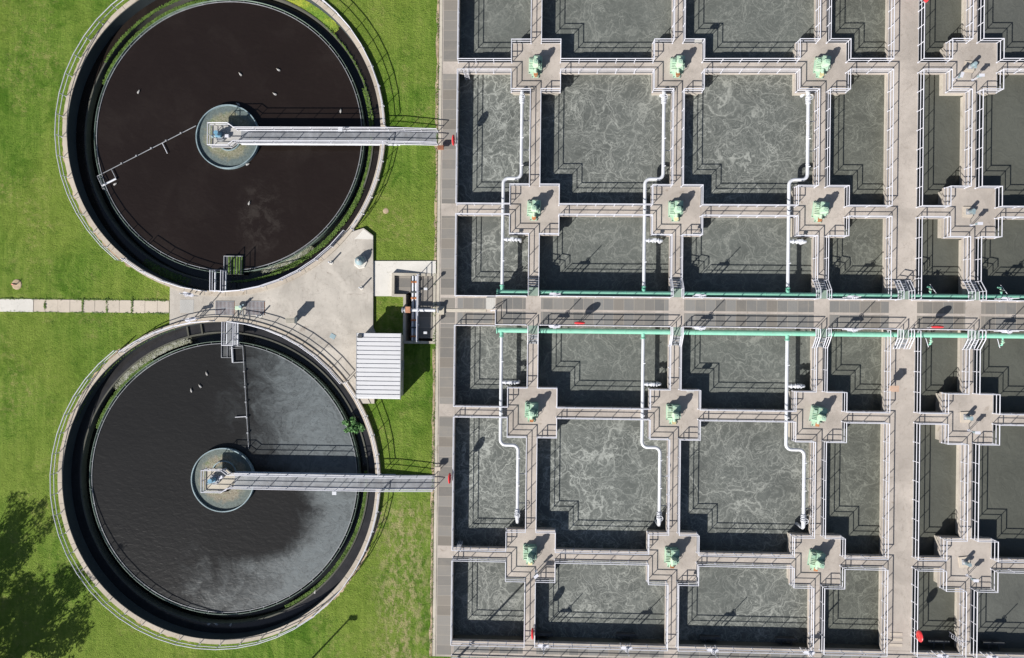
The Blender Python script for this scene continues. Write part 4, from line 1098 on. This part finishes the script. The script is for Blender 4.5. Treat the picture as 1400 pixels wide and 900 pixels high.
catwalk(P(301.5,472,1.0).x+.35, P(318,472,1.0).x+.25, P(310,472,.9).y, C2.y+RI, CZ, 'short white catwalk at the top rim of the lower clarifier', 1)
p = P(319, 363, zs)
t = thing('scum_box', 'dark ribbed scum trough box inside the lower rim of the upper clarifier', 'scum box', (p.x, p.y, CWZ))
MB().box(-1.0,1.0,-.95,.95,-.3,.06).build('trough', 'dark_steel', t)
m = MB()
for i in range(6): m.box(-.55+.28*i, -.42+.28*i, -.93, .93, .062, .12)
m.build('rib', 'algae', t)
MB().box(-1.02,1.02,.93,1.0,.0,.2).box(-1.02,-.95,-.95,.93,0,.2).build('rim', 'grey_steel', t)
p = P(309, 479, zs)
t = thing('scum_box', 'small dark scum trough below the catwalk of the lower clarifier', 'scum box', (p.x, p.y, CWZ))
MB().box(-.45,.45,-.75,.75,-.3,.06).build('trough', 'dark_steel', t)
MB().box(-.50,-.45,-.75,.75,0,.18).box(.12,.16,-.75,.75,.062,.16).box(-.5,.75,-.8,-.75,0,.15).build('rim', 'grey_steel', t)
# inlet crossing in the channel of the lower clarifier
t = thing('channel_crossing', 'short concrete crossing in the channel at the top of the lower clarifier', 'channel wall', (P(266, 449, -.9).x, P(266, 449, -.9).y, -2.2))
for s in (-1, 1): MB().box(s*.75-.08, s*.75+.08, -.75, .6, 0, 1.36).turn(R_(10)).build('side_wall', 'tank_wall', t)
MB().box(-.66,.66,-.7,.6,0,.95).turn(R_(10)).build('channel_floor', 'tank_wall', t)
# gulls
def make_gull():
    t = thing('gull', 'x', 'bird')
    b = MB()
    prof = [(-.26,.02,.05),(-.18,.07,.08),(-.05,.105,.10),(.08,.10,.105),(.16,.065,.12),(.19,.05,.15)]
    pts = [(x,0,z) for x, r, z in prof]; b.tube(pts, [r for x, r, z in prof], 10); b.ball((.215,0,.185), .055,.045,.048)
    b.v = [(x*.85, y*.85, z*.85) for x, y, z in b.v]; b.build('body', 'gull_white', t, True)
    w = MB()
    for s in (-1, 1): w.ball((-.05, s*.075, .125), .20, .045, .06, 10, 6)
    w.v = [(x*.85, y*.85, z*.85) for x, y, z in w.v]; w.build('folded_wing', 'gull_grey', t, True)
    MB().tube([(.22,0,.155),(.275,0,.14)], [.016,.005], 5).build('beak', 'cream', t)
    return t
gulls = [(190,126,60,'upper left part'),(329,102,130,'middle of the top half'),(381,96,150,'top half, right one of a close pair'),(376,129,150,'top half, below the pair'),(341,278,70,'part just below the centre'),
         (158,252,30,'left side by the skimmer frame, right one'),(142,258,140,'left side by the skimmer frame, left one'),(466,152,80,'right side above the bridge'),(326,143,150,'part beside the top of the centre ring'),(339,225,20,'part beside the bottom of the centre ring')]
gulls2 = [(283,511,110,'upper part, upper bird of three'),(274,528,130,'upper part, middle bird of three'),(262,534,100,'upper part, lowest bird of three')]
instances(make_gull(), [((P(u,v,CWZ).x, P(u,v,CWZ).y, CWZ-.03), R_(a)) for u, v, a, w in gulls+gulls2]+[((P(u,v,CWZ).x, P(u,v,CWZ).y, CWZ-.03), R_(a)) for u, v, a in ((286,853,20),(296,853,160),(316,854,60),(431,809,70))],
    [f'small white gull floating on the upper clarifier, {w}' for *_, w in gulls]+[f'small white gull floating on the lower clarifier, {w}' for *_, w in gulls2]+
    ['gull in the lower clarifier bottom channel, leftmost of three', 'gull in the lower clarifier bottom channel, middle of three', 'gull in the lower clarifier bottom channel, rightmost of three', 'lone gull in the lower right channel of the lower clarifier'], 'gulls on the clarifiers')

# bush growing on the launder wall of the lower clarifier
def foliage(center, blobs, n, size, mat, name, parent=None, seed=1):
    rs = np.random.RandomState(seed); vs = []; fs = []
    for (x, y, z, r) in blobs:
        k = int(n*r*r)
        for _ in range(k):
            d = rs.normal(size=3); d /= np.linalg.norm(d); rr = r*(rs.uniform(.15, 1)**.45)
            p = np.array([x, y, z])+d*rr*np.array([1,1,.75])
            a = rs.normal(size=3); a /= np.linalg.norm(a); b = np.cross(a, rs.normal(size=3)); b /= np.linalg.norm(b)
            s = size*rs.uniform(.5, 1.3); i = len(vs)
            vs += [tuple(p-a*s), tuple(p+b*s*.5), tuple(p+a*s), tuple(p-b*s*.5)]; fs.append((i, i+1, i+2, i+3))
    return MB().add(vs, fs).build(name, mat, parent)
bp = P(483, 585, -.4)
t = thing('bush', 'green bush growing from the launder wall of the lower clarifier', 'bush', (bp.x, bp.y, CWZ+.1))
rs = np.random.RandomState(5)
foliage(None, [(rs.normal()*.42, rs.normal()*.38, rs.uniform(.1,.8), rs.uniform(.14,.34)) for _ in range(26)], 1700, .11, 'bush_leaf', 'foliage', t, 3)
m = MB()
for i in range(7):
    a = i*.9; m.tube([(0,0,-.1), (.25*math.cos(a), .25*math.sin(a), .3), (.6*math.cos(a), .6*math.sin(a), .6)], [.04,.025,.01], 5)
m.build('stem', 'bark', t)

# ------------------------------------------------------------------ plaza, path, pit
PZ = .28
def pp(u, v, z=PZ): q = P(u, v, z); return (q.x, q.y)
XPL = P(232, 418, PZ).x
A1L = -180+math.degrees(math.acos(min(1, (C1.x-XPL)/(RO))))
A2L = 180-math.degrees(math.acos(min(1, (C2.x-XPL)/(RO))))
arc1 = [(C1.x+(RO+.003)*math.cos(R_(a)), C1.y+(RO+.003)*math.sin(R_(a))) for a in np.linspace(A1L, -37, 34)]
arc2 = [(C2.x+(RO+.003)*math.cos(R_(a)), C2.y+(RO+.003)*math.sin(R_(a))) for a in np.linspace(29, A2L, 34)]
pl = arc1+[pp(497,312), pp(510,322), pp(510,448), (-16.15, P(548,455,0).y), (-16.15, arc2[0][1])]+arc2
m = MB()
loops = [[Vector((p[0], p[1], 0)) for p in pl]]
tr = geometry.tessellate_polygon(loops); n = len(pl)
tops = []
for tt in tr:
    a, b, c = [Vector((pl[i][0], pl[i][1], 0)) for i in tt]
    tops.append(tuple(tt) if (b-a).cross(c-a).z > 0 else tuple(reversed(tt)))
m.add([(p[0], p[1], PZ) for p in pl]+[(p[0], p[1], -.2) for p in pl], tops+[(i, (i+1) % n, n+(i+1) % n, n+i) for i in range(n)])
tag(m.build('plaza_pavement', 'plaza_concrete'), kind='structure')
o = MB().prism([pp(497,313.5,PZ+.006), pp(488,324,PZ+.006), pp(484,327,PZ+.006), pp(510,327.5,PZ+.006), pp(510,323,PZ+.006)], PZ+.003, PZ+.009).build('plaza_patch', 'pale_slab'); tag(o, kind='structure')
a, b = P(246, 428, PZ), P(265, 410, PZ)
tag(MB().box(a.x, b.x, a.y, b.y, PZ+.003, PZ+.012).build('pavement_patch', 'patch_concrete'), kind='structure')
# path of slabs
xp, widths = P(231.5, 418).x, []
y0, y1 = P(100, 427).y, P(100, 410).y
edges = [231.5, 215.5, 198.5, 181, 163.5, 146.5, 130, 113, 96, 79.5, 62, 46.5]
pth = bpy.data.objects.new('garden_path', None); COL.objects.link(pth); tag(pth, kind='structure')
for i in range(len(edges)-1):
    x1_, x0_ = P(edges[i], 418).x-.008, P(edges[i+1], 418).x+.008
    MB().box(x0_, x1_, y0+.02*math.sin(i*2.1), y1, -.05, .045+.008*math.sin(i*3.3), .01).build('slab', 'path_slab', pth)
MB().box(P(-260, 418).x, P(46, 418).x, y0-.02, y1+.03, -.05, .06, .01).build('pale_slab', 'pale_slab', pth)
MB().box(P(46, 418).x, P(231.5, 418).x, y0+.05, y1-.05, -.06, .02).build('path_bed', 'soil', pth)

# weeds growing out of some path joints and along kerbs
rs = np.random.RandomState(9); vs = []; fs = []
def tuft(x, y, z, n, r, size=.07):
    for _ in range(n):
        px, py = x+rs.normal()*r[0], y+rs.normal()*r[1]; t_ = rs.uniform(0, 6.28); q = size*rs.uniform(.5, 1.3); i = len(vs)
        dx, dy = math.cos(t_)*q, math.sin(t_)*q; h_ = rs.uniform(.0, .07)
        vs.extend([(px-dx, py-dy, z+h_), (px+dy*.5, py-dx*.5, z+h_+.02), (px+dx, py+dy, z+h_+.03), (px-dy*.5, py+dx*.5, z+h_)]); fs.append((i, i+1, i+2, i+3))
for u, dens in ((62, 70), (113, 120), (146.5, 60), (181, 110)):
    x = P(u, 418).x
    for _ in range(6): tuft(x+rs.normal()*.03, rs.uniform(y0, y1), .05, dens//6, (.05, .18))
for _ in range(70): tuft(rs.uniform(P(0,418).x, P(231,418).x), rs.choice([y0-.04, y1+.04]), .02, 14, (.3, .05))
for _ in range(90): tuft(-10.05+rs.normal()*.06, rs.uniform(-33, 37), .02, 12, (.07, .5))
o = MB().add(vs, fs).build('weeds', 'algae'); tag(o, 'small weeds in the path joints and along the deck kerb', 'weeds', kind='stuff')

# drains and covers in the plaza
def make_grate():
    t = thing('floor_grate', 'x', 'grate')
    m = MB()
    for i in range(14): m.box(-.98+.14*i, -.90+.14*i, -.68, .68, .0, .03)
    m.build('bar', 'grey_steel', t)
    MB().box(-1.0,1.0,.68,.72,0,.035).box(-1.0,1.0,-.72,-.68,0,.035).box(-1.0,1.0,-.02,.02,.0,.028).build('frame', 'grey_steel', t)
    MB().box(-.99,.99,-.67,.67,-.02,-.001).build('recess', 'brick_brown', t)
    return t
instances(make_grate(), [((P(307.5,421.5,PZ).x, P(307.5,421.5,PZ).y, PZ+.022), 0), ((P(349,421.5,PZ).x, P(349,421.5,PZ).y, PZ+.022), 0)], ['brown slotted floor grate left of the pale green valve', 'brown slotted floor grate right of the pale green valve'], 'floor grates in the plaza')
p = P(328, 421, PZ+.3)
t = thing('plaza_valve', 'pale green valve head between the two floor grates', 'valve', (p.x, p.y, PZ))  # green valve head standing on the plaza between the grates
MB().box(-.45,.25,-.2,.2,.25,.5).build('body', 'mint_light', t, bevel=.05)
MB().cyl(0,0,0,.25,.12,12).cyl(.2,.1,.5,.78,.14,14).tube([(.1,.1,.6),(.55,.35,.66)], .07, 8).build('spindle', 'teal_steel', t, True)
for i in range(3): MB().box(-.35+.25*i,-.28+.25*i,-.75,-.22,0,.05).build('foot', 'grey_steel', t)
p = P(398, 438, PZ+1.2)
t = thing('control_cabinet', 'grey louvred control cabinet beside the upper right railing of the lower clarifier', 'cabinet', (p.x, p.y, PZ))
MB().box(-.25,.25,-.12,.12,0,.6).build('pedestal', 'grey_steel', t)
MB().box(-.42,.42,-.25,.3,.6,1.5).build('enclosure', 'teal_steel', t, bevel=.03)
m = MB()
for i in range(5): m.box(-.46,.46,-.30+.13*i,-.22+.13*i,1.502,1.55)
m.build('louvre', 'kerb', t)
p = P(492.5, 357, PZ+.2)
t = thing('vent_cowl', 'grey conical vent cowl on a pale octagonal base', 'vent', (p.x, p.y, PZ))
MB().lathe(0,-.1,[(0,0),(.72,0),(.66,.14),(0,.14)],7).build('base', 'pale_slab', t)
MB().cyl(0,0,.14,.5,.32,24).lathe(0,0,[(.48,.5),(.45,.62),(.30,.85),(.12,1.0),(0,1.02)],24).lathe(0,0,[(.40,.32),(.48,.36),(.48,.5),(.1,.5)],24).build('cowl', 'teal_steel', t, True)
MB().cyl(0,0,1.0,1.12,.10,14).build('cap', 'patch_concrete', t)
def make_bollard():
    t = thing('bollard', 'x', 'bollard')
    MB().cyl(0,0,0,.06,.2,16).build('footing', 'pale_slab', t)
    MB().cyl(0,0,.06,.95,.08,14).ball((0,0,.95),.08,.08,.05).build('post', 'pipe_white', t, True)
    return t
instances(make_bollard(), [((P(453,359.5,PZ).x, P(453,359.5,PZ).y, PZ), 0), ((P(494.5,394,PZ).x, P(494.5,394,PZ).y, PZ), 0), ((P(356,433,PZ).x, P(354,432,PZ).y, PZ), 0)],
    ['white bollard on the plaza near the upper clarifier railing', 'white bollard at the right edge of the plaza', 'white bollard between the clarifiers near the floor grates'], 'white bollards')
p = P(455, 460, PZ)
tag(MB().box(p.x-.28,p.x+.28,p.y-.24,p.y+.24,PZ+.003,PZ+.03,.01).turn(R_(-28),(p.x,p.y)).build('hatch_cover', 'teal_steel'), 'small dark square hatch cover on the plaza', 'hatch cover')

# pale apron slab and valve pit
AZ = .10
ap = [pp(510.5,357,AZ), (-9.97, P(600,357,AZ).y), (-9.97, PIT[1][1]+.002), (PIT[0][0]-.002, PIT[0][1]+.002), (PIT[0][0]-.002, P(530,405,AZ).y), pp(510.5,405,AZ)]
tag(MB().prism(ap, -.2, AZ).build('apron_pavement', 'pale_slab'), kind='structure')
t = thing('valve_pit', 'open concrete valve pit beside the left deck', 'pit', (0,0,0))
def inset(poly, d):
    n = len(poly); out = []
    ar = sum(poly[i][0]*poly[(i+1)%n][1]-poly[(i+1)%n][0]*poly[i][1] for i in range(n)); s = 1 if ar > 0 else -1
    for i in range(n):
        a, b, c = Vector(poly[i-1]), Vector(poly[i]), Vector(poly[(i+1)%n])
        d1 = (b-a).normalized(); d2 = (c-b).normalized(); n1 = Vector((-d1.y, d1.x))*s; n2 = Vector((-d2.y, d2.x))*s
        k = (n1+n2); k = k/max(.3, k.dot(n1)); out.append((b.x+k.x*d, b.y+k.y*d))
    return out
inn = inset(PIT, .26)
n = len(PIT); PTOP = .30
def ptop(x): return .06+.46*max(0, min(1, (pxc-x)/(pxc-pxa)))
m = MB()
vs = [(p[0],p[1],ptop(p[0])) for p in PIT]+[(p[0],p[1],ptop(p[0])) for p in inn]+[(p[0],p[1],-2.2) for p in inn]+[(p[0],p[1],-2.2) for p in PIT]
fs = []
for i in range(n):
    j = (i+1) % n; fs += [(i,j,n+j,n+i), (n+i,n+j,2*n+j,2*n+i), (j,i,3*n+i,3*n+j)]
m.add(vs, fs); m.build('wall', 'kerb', t)
MB().add([(p[0],p[1],-2.0) for p in inn], [tuple(range(n))]).build('floor', 'tank_wall', t)
xm = P(563, 400, .3).x
MB().prism([inn[0], (xm-.15, inn[0][1]), (xm-.15, inn[4][1]+.3), (inn[4][0], inn[4][1]), (inn[5][0], inn[5][1])], PTOP-.26, PTOP-.22).build('grating', 'grating_crosswise', t)
MB().box(P(573,400,0).x, inn[1][0]-.01, inn[2][1]+.3, inn[1][1]-.01, -.05, -.01).build('pit_cover', 'grating_crosswise', t)
t = thing('pit_pipework', 'twin vertical white pipes with rusty flanges in the valve pit', 'pipework', (0,0,0))
for k, u in enumerate((564.6, 569.0)):
    x = P(u, 400, .25).x; ya, yb = inn[0][1]-.02, inn[2][1]+.05
    MB().tube([(x, ya, .25), (x, yb, .25)], .12, 12).build('pipe', 'pipe_white', t, True)
m = MB()
for v in (386, 408, 438, 460):
    y = P(566, v, .2).y
    for u in (564.6, 569.0): flange(m, (P(u,400,.25).x, y, .25), (0,1,0), .2, .09)
m.build('flange', 'rust', t)
m = MB()
for v in (400, 448):
    y = P(566, v, .2).y; m.box(P(561.5,400,.2).x, P(572,400,.2).x, y-.07, y+.07, .3, .42)
m.build('clamp', 'dark_steel', t)
t = thing('feed_pipe', 'horizontal white pipe crossing the valve pit to the left deck', 'pipe', (0,0,0))
y = P(575, 424, .6).y
MB().tube([(P(550,424,.6).x, y, .62), (-9.9, y, .62)], .17, 14).build('pipe', 'pipe_white', t, True)
m = MB()
for u in (550.5, 554, 599): flange(m, (P(u,424,.6).x, y, .62), (1,0,0), .30, .05)
m.build('flange', 'grey_steel', t)
MB().box(P(554.5,424,.9).x, P(561,424,.9).x, y-.3, y+.33, .5, 1.0).build('actuator', 'terracotta', t, bevel=.03)
MB().box(-9.6, -9.05, y-.42, y+.42, .013, .25).build('pipe_block', 'kerb', t, bevel=.03)
xr = P(572.5, 420, PTOP).x
railing([(xr, inn[0][1]+.1, PTOP), (xr, inn[2][1]-.05, PTOP)], 'white railing standing along the middle of the valve pit', PTOP, toe=True)
def make_lightpost():
    t = thing('short_light_post', 'x', 'light')
    MB().tube([(0,0,0),(0,0,1.5)], .05, 8).build('post', 'dark_steel', t)
    MB().box(-.22,.12,-.12,.12,1.5,1.68).cyl(0,0,1.4,1.5,.13,12).build('lamp_head', 'pipe_white', t, bevel=.02)
    return t
instances(make_lightpost(), [((P(584,395.5,1).x, P(584,395.5,1).y, -.01), 0), ((P(583.5,455,1).x, P(583.5,455,1).y, -.01), 0)], ['short lamp post in the upper half of the valve pit', 'short lamp post in the lower half of the valve pit'], 'lamp posts in the valve pit')

# shed with ribbed metal roof
RZ = 2.5
a, b = P(487, 545, RZ), P(548, 456, RZ)
cx, cy = (a.x+b.x)/2, (a.y+b.y)/2; hw_, hh_ = (b.x-a.x)/2, (b.y-a.y)/2
t = thing('equipment_shed', 'small shed with a pale ribbed metal roof between clarifier and basins', 'shed', (cx, cy, 0))
wl = MB().box(-hw_+.15, hw_-.15, -hh_+.15, hh_-.15, -.1, RZ-.12).build('wall', 'kerb', t)
MB().box(hw_-.149, hw_-.10, -.5, .5, .05, 2.1).build('door', 'grey_steel', t)
m = MB().box(-hw_, hw_, -hh_, hh_, RZ-.10, RZ-.05)
nr = 15; pitch = 2*hh_/nr
for i in range(nr):
    y = -hh_+i*pitch
    m.add([(-hw_,y+pitch*.13,RZ-.052),(hw_,y+pitch*.13,RZ-.052),(hw_,y+pitch*.24,RZ+.05),(-hw_,y+pitch*.24,RZ+.05),
           (-hw_,y+pitch*.96,RZ+.05),(hw_,y+pitch*.96,RZ+.05),(hw_,y+pitch*.995,RZ-.052),(-hw_,y+pitch*.995,RZ-.052)],
          [(0,1,2,3),(3,2,5,4),(4,5,6,7),(0,3,4,7),(1,6,5,2)])
rf = m.build('roof', 'roof_metal', t)
MB().box(-hw_-.04,-hw_+.02,-hh_-.03,hh_+.03,RZ-.16,RZ+.06).box(hw_-.02,hw_+.04,-hh_-.03,hh_+.03,RZ-.16,RZ+.06).build('trim', 'grey_steel', rf)
MB().box(-hw_+.15,-hw_+.55,hh_-.5,hh_-.12,RZ+.06,RZ+.22).build('roof_vent', 'dark_steel', rf)

# edge soil strips
m = MB(); rs = np.random.RandomState(3)
ys = np.linspace(-33.8, P(0,470).y, 60); wob = .14+.2*rs.rand(60)
def strip(y_arr, wob):
    m = MB(); n = len(y_arr)
    vs = [(-9.955, y, .006) for y in y_arr]+[(-9.955-w, y, .006) for y, w in zip(y_arr, wob)]
    m.add(vs, [(i, i+1, n+i+1, n+i) for i in range(n-1)]); return m
tag(strip(ys, wob).build('soil_strip', 'soil'), kind='structure')
ys = np.linspace(P(0,356).y, 37.6, 60)
tag(strip(ys, .12+.2*rs.rand(60)).build('soil_strip', 'soil'), kind='structure')
for c, lo, hi in ((C1, 140, 235), (C2, 125, 260), (C2, 300, 350)):
    m = MB(); n = 70; vs = []
    for i in range(n):
        a = R_(lo+(hi-lo)*i/(n-1)); vs.append((c.x+(RO-.02)*math.cos(a), c.y+(RO-.02)*math.sin(a), .005))
    for i in range(n):
        a = R_(lo+(hi-lo)*i/(n-1)); w = .12+.28*rs.rand(); vs.append((c.x+(RO+w)*math.cos(a), c.y+(RO+w)*math.sin(a), .005))
    m.add(vs, [(i, n+i, n+i+1, i+1) for i in range(n-1)]); tag(m.build('soil_strip', 'soil'), kind='structure')
p = P(23, 389)
t = thing('survey_marker', 'round bare stone disc with a red handled marker in the left lawn', 'marker', (p.x, p.y, 0))
MB().lathe(0,0,[(0,0),(.56,0),(.52,.05),(0,.06)],11).build('disc', 'soil', t)
MB().tube([(-.5,.02,.1),(.0,0,.1)], .05, 6).build('handle', 'red_faded', t)
MB().tube([(.0,0,.0),(.02,0,.55)], .05, 8).build('peg', 'dark_steel', t)
p = P(527.5, 288.5)
tag(MB().lathe(p.x,p.y,[(0,.004),(.30,.004),(.27,.02),(0,.022)],11).build('stone_disc', 'soil'), 'flat sandy round stone in the grass right of the upper clarifier', 'stone')

# ------------------------------------------------------------------ tall things just outside the frame whose shadows fall in it
def light_pole(x, y, h, label):
    t = thing('light_pole', label, 'lamp post', (x, y, 0), 0, 'tall lamp posts')
    MB().tube([(0,0,0),(0,0,h)], [.12,.08], 10).build('pole', 'grey_steel', t, True)
    MB().box(-.2,.2,-.2,.2,0,.05).build('base_plate', 'grey_steel', t)
    MB().box(-.1,.65,-.2,.2,h-.08,h+.12).build('lamp_head', 'grey_steel', t, bevel=.03)
q = P(479, 845); h = 7.0; light_pole(q.x-h*1.0, q.y-h*1.09, h, 'tall lamp post on the lawn below the lower clarifier')
q = P(746, 770); h = 9.6; light_pole(q.x-h*1.0+.2, q.y-h*1.09, h, 'tall lamp post beyond the bottom deck')
def tree(x, y, h, spread, seed, label):
    rs = np.random.RandomState(seed)
    t = thing('tree', label, 'tree', (x, y, 0), 0, 'broadleaf trees at the lower left corner')
    tr = MB().tube([(0,0,0),(.1,.05,h*.3),(-.1,.15,h*.6),(.1,.1,h*.95)], [.38,.3,.2,.06], 10)
    blobs = []
    for i in range(58):
        a = rs.uniform(0, 2*math.pi); rr = spread*math.sqrt(rs.uniform(0.02, 1)); z = h*rs.uniform(.5, .98)-rr*.15
        e = (rr*math.cos(a), rr*math.sin(a), z); zb = h*rs.uniform(.25,.5)
        tr.tube([(0,.1,zb), (e[0]*.5, e[1]*.5, (zb+z)/2+.3), e], [.12,.07,.02], 6)
        blobs.append(e+(rs.uniform(.45, .95),))
        for _ in range(5):
            d = rs.normal(size=3)*.85; blobs.append((e[0]+d[0], e[1]+d[1], z+d[2]*.6, rs.uniform(.22,.55)))
    tr.build('trunk', 'bark', t, True)
    foliage(None, blobs, 170, .13, 'tree_leaf', 'crown', t, seed)
def tree_for_shadow(u, v, h, spread, seed, label):
    q = P(u, v); z = h*.72; tree(q.x-z, q.y-z*1.09, h, spread, seed, label)
tree_for_shadow(6, 745, 9.5, 3.3, 11, 'leafy tree at the lower left corner, nearer the lawn')
tree_for_shadow(68, 840, 9.5, 4.1, 23, 'leafy tree at the lower left corner, nearer the clarifier')
tree_for_shadow(0, 860, 11, 3.6, 37, 'leafy tree furthest into the lower left corner')
